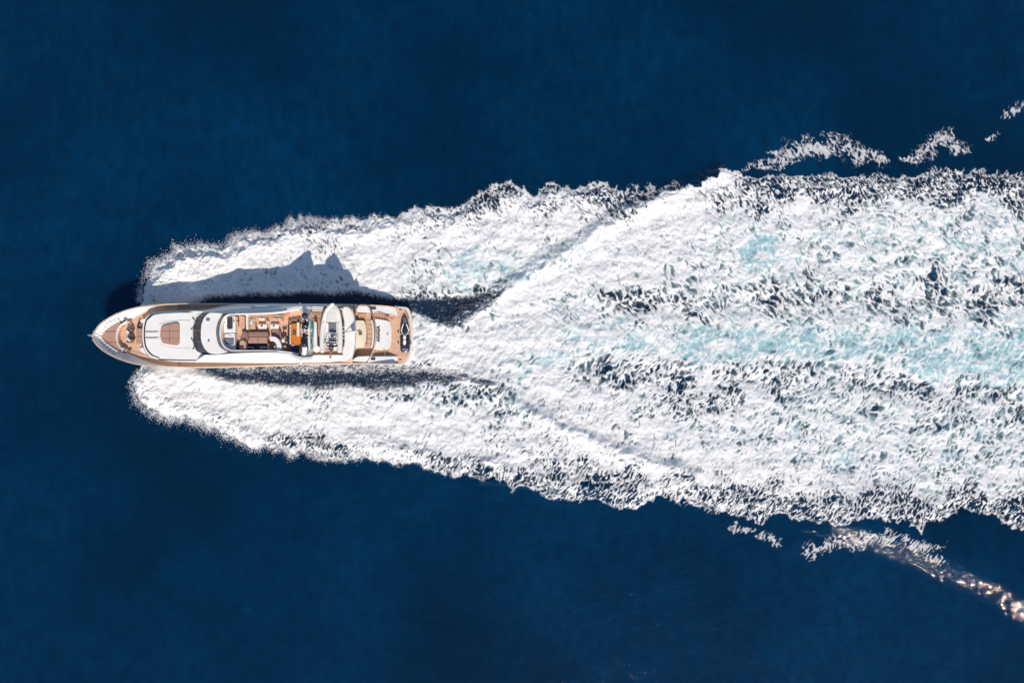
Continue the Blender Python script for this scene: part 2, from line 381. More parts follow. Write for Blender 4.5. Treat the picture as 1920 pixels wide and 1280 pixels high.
def sea_fields(u, v):
    """u, v: place on the water in photograph pixels (0.06 m each). Returns foam cover, turquoise, bubbly darkness, height in metres, and how far the water is clear of foam."""
    u = u.astype(np.float32); v = v.astype(np.float32)
    so, sn, ss, sh = sdf(OUTER), sdf(TROUGH_N), sdf(TROUGH_S), sdf(HULL)
    cd, ct, cg = control()
    # lobed domain warp of the edges
    w1x, w1y = fbm(u / 46, v / 46, 11, 3), fbm(u / 46, v / 46, 21, 3)
    uu, vv = u + 9 * w1x, v + 9 * w1y
    side = np.abs(v - 630)
    lob = np.abs(perlin(uu / 26, vv / 26, 31)) * 2 - .35
    lob2 = np.abs(perlin(uu / 9, vv / 9, 32)) * 2 - .35
    fine = fbm(u / 5, v / 5, 33, 2)
    D = lattice(so, uu, vv)
    nb = np.exp(-((u - 300) / 330.) ** 2)
    edge = D - 7 * lob - 3.4 * lob2 - (2.5 + 4 * nb) * fine - 5 * nb * perlin(u / 2.6, v / 2.6, 34) - 1
    tn = lattice(sn, u + 6 * w1x, v + 4 * w1y) - 3 * lob2 - 3 * fine
    ts = lattice(ss, u + 6 * w1x, v + 4 * w1y) - 3 * lob2 - 3 * fine
    tr = np.maximum(sstep(-7, 5, tn), sstep(-6, 5, ts))
    d0 = lattice(cd, u + 10 * w1x, v + 8 * w1y)
    tq = np.clip(lattice(ct, u + 10 * w1x, v + 8 * w1y), 0, 1)
    g = np.clip(lattice(cg, u, v), 0, 1)
    # cellular web of filaments round holes, coarse and fine; swirled
    sx, sy = fbm(u / 30, v / 30, 41, 3), fbm(u / 30, v / 30, 51, 3)
    t1, t2 = fbm(u / 11, v / 11, 61, 2), fbm(u / 11, v / 11, 71, 2)
    sl = np.where(v > 630, .38, -.38) * sstep(0, 60, side)
    swx, swy = fbm(u / 75, v / 75, 37, 2), fbm(u / 75, v / 75, 39, 2)
    a, b = u + 14 * sx + 4 * t1 + 14 * swx, v + 14 * sy + 4 * t2 + 14 * swy
    sa = a + sl * (b - 630)
    big = cells(sa / 15, b / 23, 81)
    coarse = .68 * (1 - big * 1.5) + .32 * ridged(sa / 13, b / 21, 82, 3, .55)
    a, b = u + 9 * sx + 3.5 * t1 + 10 * swx, v + 9 * sy + 3.5 * t2 + 10 * swy
    sa = a + sl * (b - 630)
    small = cells(sa / 8, b / 11, 91)
    mid = .62 * (1 - small * 1.5) + .38 * ridged(sa / 7.5, b / 12, 92, 3, .55)
    a, b = u + 5 * sx + 3 * t1 + 8 * swx, v + 5 * sy + 3 * t2 + 8 * swy
    # lace streaks run down the wave faces
    ls = a + sl * 1.5 * (b - 630)
    lace = .7 * ridged(ls / 7.5, b / 15, 101, 2, .6) + .3 * (1 - 1.5 * cells(ls / 6, b / 9.5, 105))
    wm = .3 + .2 * (1 - np.abs(2 * g - 1))
    web = (coarse * (1 - g) * .8 + mid * wm + lace * g * .6) / ((1 - g) * .8 + wm + g * .6)
    # rank the web so that its level is the share of water left open
    q = np.quantile(web[::7, ::7], np.linspace(0, 1, 65))
    web = np.interp(web, q, np.linspace(0, 1, 65))
    lq = np.quantile(lace[::7, ::7], np.linspace(0, 1, 65))
    lrank = np.interp(lace, lq, np.linspace(0, 1, 65))
    # clumps: places with more or fewer holes
    clump = fbm(u / 48 + 3, v / 30, 111, 2) * 1.0 + fbm(u / 17 + 3, v / 13, 121, 2) * .6
    dd = d0 * 1.01 + clump * np.clip(1.12 - d0, .0, .42) * 1.15
    # trough water carries fine bubbles drawn out along the hull
    streak0 = ridged(a / 7 + (v - 700) * .03, b / 2.6, 134, 3, .75)
    streak = fbm(u / 16, v / 3.6, 131, 3) * .9 + fbm((u + v) / 5, v / 3.2, 132, 2) * .6 + .35 * fbm(u / 50, v / 8, 133, 2)
    near_hull = sstep(706, 692, v + 6 * w1y) * (v > 630)
    tb = np.where(v > 630, -.08 + .4 * near_hull, -.30) + .10 * sstep(560, 800, u) + .3 * sstep(770, 905, u)
    tb = np.where((v > 630) & (u < 450), tb - .35 * sstep(450, 390, u), tb)
    milky = fbm(u / 24, v / 18, 151, 3)
    f = web - (1 - dd)
    soft = (.19 + .0 * (1 - g)) * (1 + .9 * np.clip(fbm(u / 40, v / 30, 146, 2) * 2, -.5, 1))
    foam = (.55 + .3 * g) * sstep(-soft, soft, f + .03) + (.45 - .3 * g) * sstep(-.42, .30, f)
    # thin threads left across the holes
    thread = sstep(.6, .98, lrank) * sstep(-.55, -.02, f) * (.15 + .5 * g)
    string = np.maximum(sstep(.15, .02, small) * .7, sstep(.11, .015, big) * .85) * (1 - .7 * g) * sstep(-.3, .25, fbm(u / 20, v / 20, 149, 2) + .1)
    thread = np.maximum(thread, string * sstep(-.75, -.1, f) * sstep(.25, .5, dd))
    foam = np.maximum(foam, thread * (1 - foam) + foam)
    depth = np.clip(-f / .5, 0, 1)
    # the propeller wash: milky turquoise between strings of foam
    mk = fbm(u / 52, v / 30, 145, 3)
    aq = sstep(.5, .95, tq)
    foam = foam * (1 - np.clip(tq * .9 * sstep(-.12, .3, mk) * sstep(1.08, .5, web) + aq * (.6 + .25 * sstep(1100, 1500, u)) * sstep(1.05, .66, web) * sstep(-.55, .15, mk), 0, 1))
    foam = np.maximum(foam, string * aq * .85)
    foam = foam * (1 - .10 * sstep(.5, 0, lrank) * sstep(1.05, .8, dd))
    # at the outer rim the foam breaks up, then ends
    rim = sstep(-2, 1.5, edge)
    foam = foam * rim
    foam = np.where(edge < 3.5, np.maximum(foam, rim * sstep(5, 2, edge) * (.35 + .55 * sstep(.2, .7, d0)) * sstep(-.5, .1, fbm(u / 7, v / 7, 141, 2))), foam)
    tfoam = sstep(.28, 1.05, streak0 * .9 + .45 * streak + tb - .12) * .8
    foam = foam * (1 - tr) + tfoam * tr * sstep(-14, -4, D * 0 + 0)
    foam = np.clip(foam, 0, 1) * sstep(2370, 2150, u + 60 * w1x)
    # patches outside
    pd = np.full_like(foam, 99);  pat = np.zeros_like(foam); prank = .75 * lrank + .25 * web
    for pts, hw in PATCHES:
        dl, _ = line_dist(pts)
        q = lattice(dl, u + 10 * w1x + 3 * t1, v + 10 * w1y + 3 * t2)
        pd = np.minimum(pd, q - hw * 1.5)
        m = sstep(np.maximum(hw * 2.0 * (1 + 1.0 * fbm(u / 34, v / 34, 148, 2)) + 2, 1), 0, q + 3 * lob2) * (.70 + .9 * milky + .3 * fbm(u / 13, v / 10, 147, 2) + (.25 if hw < 5 else 0))
        pat = np.maximum(pat, sstep(1 - m * .8 - .2, 1 - m * .8 + .25, prank) * sstep(.02, .2, m))
    foam = np.maximum(foam, pat * .72)
    # faint wisps left by the bow wave over the dark water
    # aerated water: turquoise tint, also a thin veil of bubbles near white foam
    veil = sstep(.05, .8, dd) * sstep(-4, 14, edge) * (1 - tr)
    milky = fbm(u / 24, v / 18, 151, 3)
    aer = (tq * (1.15 - .55 * depth) + (.42 - .5 * depth) * (.35 + tq) + .5 * milky * tq + .15 * milky) * veil
    aer = np.clip(aer + aq * .55 * (1 - .6 * depth), 0, 1)
    slate = np.clip(veil * (1.15 - .35 * depth) + tr * .5, 0, 1)
    # ---- height
    inside = sstep(1, 32, D - 7 * lob - 3.4 * lob2)
    bow = np.exp(-((u - 290) / 260.) ** 2)
    dist_track = np.abs(v - 630)
    # bow wave heaves up beside the bow, then two ridges spread aft
    h = inside * (.22 + .55 * bow)
    h += .45 * np.exp(-(np.maximum(edge, 0) - 16) ** 2 / 300.) * inside * (1 - .6 * sstep(900, 1500, u))
    for pts, hh, wd in RIDGES:
        dl, ds = line_dist(pts)
        q = lattice(dl, u + 5 * w1x, v + 5 * w1y)
        h += hh * np.exp(-(q / wd) ** 2) * (1 + .5 * lob)
    h -= tr * .35
    rough = sstep(-2, 12, edge) * (1 - .75 * tr)
    h += rough * (.18 * fbm(u / 30, v / 26, 161, 3) + .12 * (coarse - .5) * (1 - .7 * g) * (1 - .7 * aq))
    h += foam * rough * (1 - .6 * aq) * (1 - .65 * g) * (.09 * (mid - .4) + .03 * (lace - .4) + .02)
    h += foam * .02 + .015 * rough * fbm(u / 3.2, v / 3.2, 171, 2) * foam
    fold = fbm((u - .9 * side) / 46, (u * .5 + 1.6 * side) / 60, 163, 3)
    h += inside * (1 - tr) * (.34 - .14 * sstep(900, 1300, u)) * fold
    # lumpy heads of spray in the bow wave
    lump = np.abs(perlin(uu / 15, vv / 15, 181)) * .6 + np.abs(perlin(uu / 7, vv / 7, 182)) * .3
    h += inside * (.25 * bow + .06) * lump
    # glinting divergent wave crest off the wake's lower edge
    dl, ds = line_dist(GLINT)
    q = lattice(ds, u + 4 * w1x, v + 4 * w1y)
    along = sstep(1480, 1640, u)
    h += .80 * along * sstep(24, -30, q) * sstep(-150, -40, q) * sstep(160, 110, lattice(dl, u, v))
    h += along * sstep(36, 4, np.abs(q)) * (.6 + fbm(u / 26, v / 22, 197, 2)) * (.075 * fbm(u / 7, v / 6, 193, 2) + .05 * perlin(u / 12, v / 9, 194))
    # open sea: small chop
    h += .05 * fbm(u / 60, v / 45, 191, 3) + .022 * fbm((u + .4 * v) / 15, v / 10, 195, 3)
    # calmer and lower against the hull
    hu = lattice(sh, u, v)
    near = sstep(-16, 2, hu)
    h = h * (1 - near) + np.minimum(h, .35) * near
    h = np.where(hu > 4, -.2, h)
    clear = sstep(10, 45, -edge) * sstep(10, 40, pd)
    return foam.astype(np.float32), aer.astype(np.float32), slate.astype(np.float32), h.astype(np.float32), clear.astype(np.float32)

RIDGES = [([(850,600),(960,535),(1040,488),(1120,435),(1190,392),(1270,358),(1350,326)], .62, 15),
 ([(880,705),(950,745),(1050,800),(1180,852),(1300,888)], .6, 13), ([(860,722),(930,765),(1030,822),(1160,876)], -.08, 13), ([(800,575),(905,552),(990,500),(1080,440),(1170,375)], -.1, 13),
 ([(900,900),(960,905),(1010,915),(1050,932)], .2, 5),
 ([(1040,575),(1300,575),(1600,560),(1950,560)], -.22, 22),
 ([(1060,690),(1250,715),(1600,715),(1950,745)], -.22, 24)]
GLINT = [(1560,1005),(1640,1018),(1700,1040),(1745,1062),(1800,1085),(1850,1108),(1890,1132),(1950,1180)]
# ------------------------------------------------------------------ the sea and the wake foam: one height field, cut along the foam's edge
def sea_material(name):
    m = bpy.data.materials.new(name); m.use_nodes = True
    nt = m.node_tree; b = nt.nodes['Principled BSDF']; N = nt.nodes.new; L = nt.links.new
    at = N('ShaderNodeAttribute'); at.attribute_name = 'cover'
    sp = N('ShaderNodeSeparateColor'); L(at.outputs['Color'], sp.inputs[0])
    geo = N('ShaderNodeNewGeometry')
    def mix(fac, a, c):
        x = N('ShaderNodeMix'); x.data_type = 'RGBA'
        L(fac, x.inputs['Factor'])
        for s_, v in ((6, a), (7, c)):
            if isinstance(v, tuple): x.inputs[s_].default_value = v
            else: L(v, x.inputs[s_])
        return x.outputs[2]
    def noise(scale, detail=4, rough=.55, stretch=(1, 1, 1)):
        mp = N('ShaderNodeMapping'); mp.inputs['Scale'].default_value = stretch; L(geo.outputs['Position'], mp.inputs[0])
        n_ = N('ShaderNodeTexNoise'); n_.inputs['Scale'].default_value = scale; n_.inputs['Detail'].default_value = detail
        n_.inputs['Roughness'].default_value = rough; L(mp.outputs[0], n_.inputs['Vector'])
        return n_.outputs[0]
    def rng(x, a, c, lo, hi):
        r = N('ShaderNodeMapRange'); L(x, r.inputs['Value'])
        for k, v in (('From Min', a), ('From Max', c), ('To Min', lo), ('To Max', hi)): r.inputs[k].default_value = v
        return r.outputs[0]
    # large soft patches of slightly different blue
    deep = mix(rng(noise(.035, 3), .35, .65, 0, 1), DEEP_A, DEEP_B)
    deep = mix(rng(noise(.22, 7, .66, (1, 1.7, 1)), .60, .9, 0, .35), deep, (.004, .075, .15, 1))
    deep = mix(rng(noise(.55, 7, .68, (1.5, .8, 1)), .36, .66, 0, .62), deep, (.0, .012, .034, 1))  # light and dark of ripples put into the colour as finer mottling
    c = mix(sp.outputs[2], deep, (.022, .032, .048, 1))
    c = mix(sp.outputs[1], c, (.31, .50, .525, 1))
    white = mix(rng(noise(1.3, 4), .35, .7, 0, 1), (.82, .80, .77, 1), (.76, .75, .74, 1))
    c = mix(sp.outputs[0], c, white)
    L(c, b.inputs['Base Color'])
    L(rng(sp.outputs[0], 0, .6, .035, .85), b.inputs['Roughness'])
    b.subsurface_method = 'BURLEY' if hasattr(b, 'subsurface_method') else None
    b.inputs['Subsurface Radius'].default_value = (.5, .8, 1); b.inputs['Subsurface Scale'].default_value = 2.2
    L(at.outputs['Alpha'], b.inputs['Subsurface Weight'])
    b.inputs['IOR'].default_value = 1.33
    L(rng(sp.outputs[0], .0, .7, .36, .1), b.inputs['Specular IOR Level'])
    # ripples on open water; crumbly relief on foam
    b1 = N('ShaderNodeBump'); b1.inputs['Distance'].default_value = .16; L(noise(1.1, 6, .62, (1, 1.35, 1)), b1.inputs['Height'])
    L(rng(sp.outputs[0], 0, .5, .20, .10), b1.inputs['Strength'])
    b2 = N('ShaderNodeBump'); b2.inputs['Distance'].default_value = .06; L(noise(9, 5, .65), b2.inputs['Height'])
    L(rng(sp.outputs[0], 0, .5, .12, .22), b2.inputs['Strength']); L(b1.outputs[0], b2.inputs['Normal'])
    L(b2.outputs[0], b.inputs['Normal'])
    return m

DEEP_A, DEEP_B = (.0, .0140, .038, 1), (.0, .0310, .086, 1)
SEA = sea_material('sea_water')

def axis(a, b, lo, hi, fine, mid, reach):   # node positions in pixels: fine between a and b, mid to the frame, then growing steps to the horizon
    x = list(np.arange(a, b, fine))
    left = list(np.arange(a - mid, lo, -mid)); right = list(np.arange(b, hi, mid))
    s_ = mid * 1.4; p = left[-1] if left else a
    while p > -reach: p -= s_; s_ *= 1.35; left.append(p)
    s_ = mid * 1.4; p = right[-1]
    while p < reach: p += s_; s_ *= 1.35; right.append(p)
    return np.array(left[::-1] + x + right)

FINE = 1.3
ax = axis(225, 1950, -60, 2390, FINE, 4, 100000); ay = axis(240, 1180, -40, 1330, FINE, 4, 100000)
U, V = np.meshgrid(ax, ay)
foam, aer, slate, hgt, clear = sea_fields(U, V)
fade = sstep(0, 1, np.minimum.reduce([(U + 300) / 240, (2700 - U) / 300, (V + 300) / 240, (1600 - V) / 240]))
hgt = hgt * fade
X, Y = (U - 960) * S, (640 - V) * S
ny, nx = U.shape
gy_, gx_ = np.gradient(hgt); dx = np.gradient(X, axis=1); dy = np.gradient(Y, axis=0)
NR = np.stack([-gx_ / dx, -gy_ / dy, np.ones_like(hgt)], -1); NR /= np.linalg.norm(NR, axis=-1, keepdims=True)
CO = np.stack([X, Y, hgt], -1).reshape(-1, 3).astype(np.float32)
CV = np.stack([foam, aer, slate, clear], -1).reshape(-1, 4).astype(np.float32)
NRf = NR.reshape(-1, 3).astype(np.float32)
idx = np.arange(nx * ny, dtype=np.int32).reshape(ny, nx)
Q = np.stack([idx[1:, :-1], idx[1:, 1:], idx[:-1, 1:], idx[:-1, :-1]], -1).reshape(-1, 4)
busy = np.maximum.reduce([foam, aer * .9, slate * .5])
bq = busy.reshape(-1)[Q].max(1)
# grow the foam's territory a little so that its rim never runs through a bubble
isf = bq > .04

def grid_object(name, quads):
    used = np.unique(quads); remap = np.full(nx * ny, -1, np.int32); remap[used] = np.arange(len(used), dtype=np.int32)
    q = remap[quads]
    me = bpy.data.meshes.new(name)
    me.vertices.add(len(used)); me.vertices.foreach_set('co', CO[used].ravel())
    me.loops.add(q.size); me.loops.foreach_set('vertex_index', q.ravel())
    me.polygons.add(len(q)); me.polygons.foreach_set('loop_start', np.arange(0, q.size, 4, dtype=np.int32))
    me.polygons.foreach_set('loop_total', np.full(len(q), 4, np.int32))
    me.update(calc_edges=True)
    a = me.attributes.new('cover', 'FLOAT_COLOR', 'POINT'); a.data.foreach_set('color', CV[used].ravel())
    me.materials.append(SEA)
    me.polygons.foreach_set('use_smooth', np.ones(len(q), bool))
    me.normals_split_custom_set_from_vertices(NRf[used])
    o = bpy.data.objects.new(name, me); COL.objects.link(o)
    return o

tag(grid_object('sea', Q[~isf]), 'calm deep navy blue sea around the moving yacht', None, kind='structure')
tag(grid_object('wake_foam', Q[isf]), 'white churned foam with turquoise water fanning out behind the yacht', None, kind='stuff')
# ------------------------------------------------------------------ the yacht
Y = thing('motor_yacht', P(470, 629, 0), 'long white motor yacht with teak decks under way, seen from straight above', 'yacht')

def interp(x, table):
    for (a, za), (b, zb) in zip(table[:-1], table[1:]):
        if x <= b: return za + (zb - za) * max(0, (x - a)) / (b - a)
    return table[-1][1]
RAILZ = [(172, 4.4), (220, 4.15), (280, 3.85), (330, 3.6), (450, 3.35), (640, 3.1), (665, 2.8), (690, 2.55), (700, 2.4), (725, 2.0), (742, 1.6), (747, .9), (780, .85)]
UP = [(172.6,629.3),(175.2,622.6),(181,613.5),(189.3,605),(206.9,593.4),(224.4,585.1),(251.4,576.4),(277,572.3),(300.6,570.3),(328.7,568.9),(400,568.4),(470,568.6),(560,568.8),(640,569.6),(696,571.3),(725.6,573.2),(743,575.5),(757,576)]
LO = [(172.6,629.3),(174,636.7),(181,647.2),(195,659),(212.7,669),(232.6,677),(253.7,683),(277,686.2),(312,688.8),(375,690),(433.7,688.9),(480.6,687.4),(539,685.2),(640,683),(692.8,682.9),(725.6,683.7),(743,683),(757,682)]
def side(pts, n=64):
    s_ = smoothed(pts, 6, False)
    return [(p.x, p.y) for p in resample([(a, b, 0) for a, b in s_], n)]
US, LS = side(UP), side(LO)
def inset(pts, d, cy=629):
    out = []
    for i, (x, y) in enumerate(pts):
        a = pts[max(i - 1, 0)]; b = pts[min(i + 1, len(pts) - 1)]
        tx, ty = b[0] - a[0], b[1] - a[1]; l = math.hypot(tx, ty) or 1
        nx_, ny_ = -ty / l, tx / l
        if (cy - y) * ny_ < 0 or (i == 0): nx_, ny_ = (-nx_, -ny_) if i else (1, 0)
        if i == 0: nx_, ny_ = 1, 0
        out.append((x + nx_ * d, y + ny_ * d))
    return out
# hull skin: sheer, knuckle, waterline, keel side
for k, (SD, sg) in enumerate(((US, 1), (LS, -1))):
    r0, r1, r2, r3 = [], [], [], []
    for x, y in SD:
        z = interp(x, RAILZ); p = P(x, y, z); cy = P(x, 629, z).y
        f = min(1, max(0, (x - 172) / 250)); g = 1 - (1 - f) ** 2.0
        r0.append(p)
        r1.append(Vector((p.x + .5 * (1 - f), cy + (p.y - cy) * (.80 + .18 * g), z * .66)))
        r2.append(Vector((p.x + 2.6 * (1 - f) ** 1.6, cy + (p.y - cy) * (.36 + .58 * g), .05)))
        r3.append(Vector((p.x + 3.2 * (1 - f) ** 1.6, cy + (p.y - cy) * (.25 + .6 * g), -1.2)))
    hull_side = loft('hull_side', [r0, r1, r2, r3], WHITE, Y, smooth=60)
    tube('spray_rail', [p + Vector((0, sg * .03, 0)) for p in r1[:52]], .035, WHITE, Y, 6)
# transom below the bathing platform, and a straight keel plate closing the hull
tz = [P(x, y, .85) for x, y in [(757,576),(762,577.5),(766,582),(771,598),(773.6,614),(774.3,629),(773.6,645),(770.5,662),(766,674.5),(761.5,680.5),(757,682)]]
loft('transom', [tz, [Vector((p.x - .25, p.y * .97 + .02, -.9)) for p in tz]], WHITE, Y, smooth=60)

cap_u, cap_l = US[:-4], LS[:-4]
def zz(x): return interp(x, RAILZ)
for SD in (US, LS):
    seg = [p for p in SD if p[0] < 748]
    I = inset(seg, 2.3)
    a = [P(x, y, zz(x)) for x, y in seg]; b = [P(x, y, zz(x)) for x, y in I]
    up = Vector((0, 0, .05))
    loft('cap_rail', [[p - up for p in a], [p + up for p in a], [p + up for p in b], [p - up for p in b]], RAIL, Y, smooth=30)

# decks, lowest first
AFTZ, SIDEZ, FOREZ = 2.35, 2.55, 3.1
inner_u, inner_l = inset([p for p in US if p[0] < 760], 2.4), inset([p for p in LS if p[0] < 760], 2.4)
def deck_poly(x0, x1, d=0):
    u = [p for p in inner_u if x0 <= p[0] <= x1]; l = [p for p in inner_l if x0 <= p[0] <= x1]
    return u + l[::-1]
prism('fore_deck', deck_poly(150, 336), FOREZ, FOREZ - .12, TEAK, Y, 0)
prism('side_deck', deck_poly(322, 668), SIDEZ + .35, SIDEZ - .1, TEAK, Y, 0)
# inside of the bulwark: tall sloping face along the bow, upright further aft
IN_U = [(216,599.5),(230.3,606),(246.7,599.2),(265.4,587.5),(283,578.6),(300.6,574.6),(324,571.6),(400,571),(560,571.2),(650,572.4)]
IN_L = [(216.2,659),(230.3,656.5),(247.9,664.8),(265.4,673),(283,679.5),(312,685.4),(375,687.4),(480,685),(560,682),(650,681)]
for SD, IN in ((US, IN_U), (LS, IN_L)):
    I = inset([p for p in SD if 205 < p[0] < 652], 2.2)
    a = resample([P(x, y, zz(x) + .03) for x, y in I], 60)
    b = resample([P(x, y, FOREZ + .01 if x < 330 else SIDEZ + .36) for x, y in IN], 60)
    loft('bulwark_lining', [a, b], WHITE, Y, smooth=50)
I = inset([p for p in US if p[0] < 222], 2.2)[::-1] + inset([p for p in LS if p[0] < 222], 2.2)[1:]
a = resample([P(x, y, zz(x) + .02) for x, y in I], 40)
b = resample([P(x, y, 3.75) for x, y in [(220,596.5),(207,601),(197,607.5),(188,614.5),(181,622),(178.4,630),(181,639),(188,648),(197.5,656.5),(207,662.5),(219,667)]], 40)
loft('bow_bulwark_lining', [a, b], WHITE, Y, smooth=50)

# bow: ring of white locker panels, three-piece sun pad, curved seat
R1 = resample([(x, y, 0) for x, y in smoothed([(220.5,596.5),(206.5,602),(197,608.5),(188.5,615.5),(182,623),(179.5,630),(182,638.5),(188.5,647),(197.5,655.5),(207.5,661.5),(217,665.5)], 6, False)], 15)
R2 = resample([(x, y, 0) for x, y in smoothed([(225,602.5),(213,608.5),(204,614.5),(197,620.5),(192.5,625.5),(191.2,630.5),(193,636.5),(199,642.5),(206.5,648),(213,652.5),(220.5,657)], 6, False)], 15)
for i in range(14):
    a0, a1, b1, b0 = R1[i], R1[i + 1], R2[i + 1], R2[i]
    q = [a0.lerp(a1, .05), a0.lerp(a1, .95), b0.lerp(b1, .95), b0.lerp(b1, .05)]
    prism('locker_panel', [(p.x, p.y) for p in q], 3.8, 3.0, WHITE2, Y, .03, zts=[3.85, 3.85, 3.62, 3.62])
pad = smoothed([(195.1,620.3),(208,610.8),(222.5,603.5),(226,608),(219,619),(217,631),(219.5,643.5),(226,652),(221.5,655.5),(207,646.5),(194.3,637),(192,630.5)], 3)
def clip_pts(poly, axis_, lo, hi):
    def half(pl, c, keep):
        out = []
        for i, p in enumerate(pl):
            q = pl[(i + 1) % len(pl)]; a, b = keep(p[axis_]) , keep(q[axis_])
            if a: out.append(p)
            if a != b:
                t = (c - p[axis_]) / (q[axis_] - p[axis_]); out.append((p[0] + (q[0] - p[0]) * t, p[1] + (q[1] - p[1]) * t))
        return out
    poly = half(poly, lo, lambda v: v >= lo); return half(poly, hi, lambda v: v <= hi)
for lo, hi in ((600, 620.6), (621.2, 641), (641.6, 660)):
    c = prism('sun_pad_cushion', clip_pts(pad, 1, lo, hi), 3.62, 3.1, TAUPE, Y, .05)
arc = smoothed([(231.5,604),(223,610.5),(218.3,620),(216.8,631),(218.6,642),(223.5,651),(228.5,657)], 5, False)
arc2 = [(x + 1.9, y + (630 - y) * .035) for x, y in arc]
prism('curved_seat_back', arc + arc2[::-1], 3.78, 3.1, WHITE, Y, .05)
arc3 = [(x + 5.0, y + (630 - y) * .12) for x, y in arc[4:-4]]
prism('curved_bench_cushion', arc2[4:-4] + arc3[::-1], 3.5, 3.1, TAN, Y, .05)
for s_, pts in ((1, [(229,602),(236,598.5),(238.5,603),(232,607)]), (-1, [(226.5,655),(230.5,651),(233,655),(229,659)])):
    prism('bow_cleat_locker', pts, 3.75, 3.1, WHITE, Y, .04)
for cx, cy, a in ((231.5, 601.5, -25), (230.8, 660.2, 22)):
    t = math.radians(a); c, s_ = math.cos(t), math.sin(t)
    pts = [(cx + dx * c - dy * s_, cy + dx * s_ + dy * c) for dx, dy in ((-3, -1), (3, -1), (3, 1), (-3, 1))]
    f = prism('fairlead', pts, 4.02, 3.6, BLACK, Y, .02)
tube('bow_roller', [P(174, 629.3, 4.3), P(169, 628.8, 4.28), P(164.8, 628.3, 4.2)], [.13, .11, .07], STEEL, Y, 8)
for SD in (US, LS):                          # stainless bow rail on stanchions
    seg = [p for p in SD if p[0] < 300]
    tube('hand_rail', [P(x, y, zz(x) + .42) for x, y in inset(seg, .9)], .022, STEEL, Y, 5)
    pts = inset(seg, .9)
    for i in range(1, len(pts), 3):
        x, y = pts[i]; q = P(x, y, zz(x))
        tube('stanchion', [q, q + Vector((0, 0, .42))], .018, STEEL, Y, 5)

# bench and steps in front of the deckhouse
box('bench_cushion', 255.3, 615, 266, 629.9, 3.6, 3.1, TAUPE, Y, .04)
box('bench_cushion', 255.3, 630.6, 266, 644, 3.6, 3.1, TAUPE, Y, .04)
prism('deck_hatch', [(258.5,608),(266,606.5),(266,614),(258,614)], 3.4, 3.1, GREY, Y, .02)
tube('hatch_frame', [P(262, 601, 3.5), P(259, 606, 3.5), P(257.8, 613.6, 3.5), P(264, 614.3, 3.5)], .07, BLACK, Y, 6)
prism('side_wedge', [(262,602),(272,596),(268.5,607.5)], 3.9, 3.1, WHITE, Y, .03)
prism('side_wedge', [(260.5,655.5),(267.5,650),(274.5,664.5),(268,661)], 3.9, 3.1, WHITE, Y, .03)
prism('deck_box', [(262,646),(267,645),(268,652),(263,652)], 3.5, 3.1, WHITE2, Y, .03)

# deckhouse: base, dark front window strip, long coachroof
front = smoothed([(289,586.3),(278,590.5),(271,597),(267.6,607),(266.3,620),(266.2,633),(267.5,645),(270,654),(275,662),(283,668.8),(300,674.5)], 5, False)
base = front + [(330,678),(375,679.2),(440,680),(540,680.6),(620,678.8),(646,675.5),(655,670),(660,655),(662,630),(660,600),(655,582),(646,575.5),(600,573),(540,571.6),(460,572.2),(420,576),(381,581),(336,581.6),(306,583.5)]
prism('deckhouse', base, 4.25, 2.5, WHITE, Y, .08)
f2 = [(x + 3.2 if y > 590 else x + 1, y + (630 - y) * .035) for x, y in front]
f3 = [(x + 5.2 if y > 590 else x + 2, y + (630 - y) * .06) for x, y in front]
prism('front_window', f2[2:-2] + f3[2:-2][::-1], 4.33, 4.2, GLASS, Y, 0)
roof = [(x + 1.3, y + (630 - y) * .012) for x, y in f3] + [(330,673.4),(384,674.2),(408,674),(408,586.5),(381,585.5),(336,586),(306,587.5)]
prism('coachroof', roof, 4.72, 4.2, WHITE, Y, .14)
prism('side_window', [(296,674.6),(330,676),(384,676.6),(384,674.8),(330,674.2),(298,673)], 4.32, 4.2, GLASS, Y, 0)
padr = [(300.3,619),(301.4,615),(304.5,610.8),(315,607.6),(330,605),(333.3,605.8),(335.4,608.6),(335.4,643),(333.3,646.6),(330,647.4),(315,645.3),(304.5,642.8),(301.4,637),(300,631)]
for x0, x1 in ((298, 317.3), (317.7, 337)):
    for y0, y1 in ((600, 619.9), (620.3, 633.5), (633.9, 650)):
        prism('roof_sun_pad_cushion', clip_pts(clip_pts(padr, 0, x0, x1), 1, y0, y1), 4.92, 4.7, TAUPE, Y, .035)
for y in (620.6, 631.9):
    prism('roof_track', [(272.5, y), (298, y), (298, y + 1), (272.5, y + 1)], 4.76, 4.68, GREY, Y, 0)
    prism('roof_track', [(272.5, y + 1.8), (294, y + 1.8), (294, y + 2.4), (272.5, y + 2.4)], 4.75, 4.68, GREY, Y, 0)
tube('roof_seam', [P(298, 607.5, 4.73), P(318, 602.6, 4.73), P(337, 600.2, 4.73), P(356, 600.4, 4.73)], .02, GREY, Y, 5)
tube('roof_seam', [P(300, 645, 4.73), P(318, 650, 4.73), P(337, 652.5, 4.73), P(358, 652.8, 4.73)], .012, STEEL, Y, 5)
for (x0, y0, x1, y1) in ((361.5, 597, 366, 602), (358, 617, 366, 611), (358, 634, 366.5, 646), (361.8, 653.5, 366.5, 646.5)):
    w = tube('windscreen_wiper', [P(x0, y0, 4.8), P(x1, y1, 5.0)], .035, BLACK, Y, 5)
for x, y in ((361, 596), (358, 617), (358.4, 633.5), (361.5, 653.6)):
    prism('wiper_base', disc(x, y, 1.1, 8), 4.86, 4.7, BLACK, Y, .02)
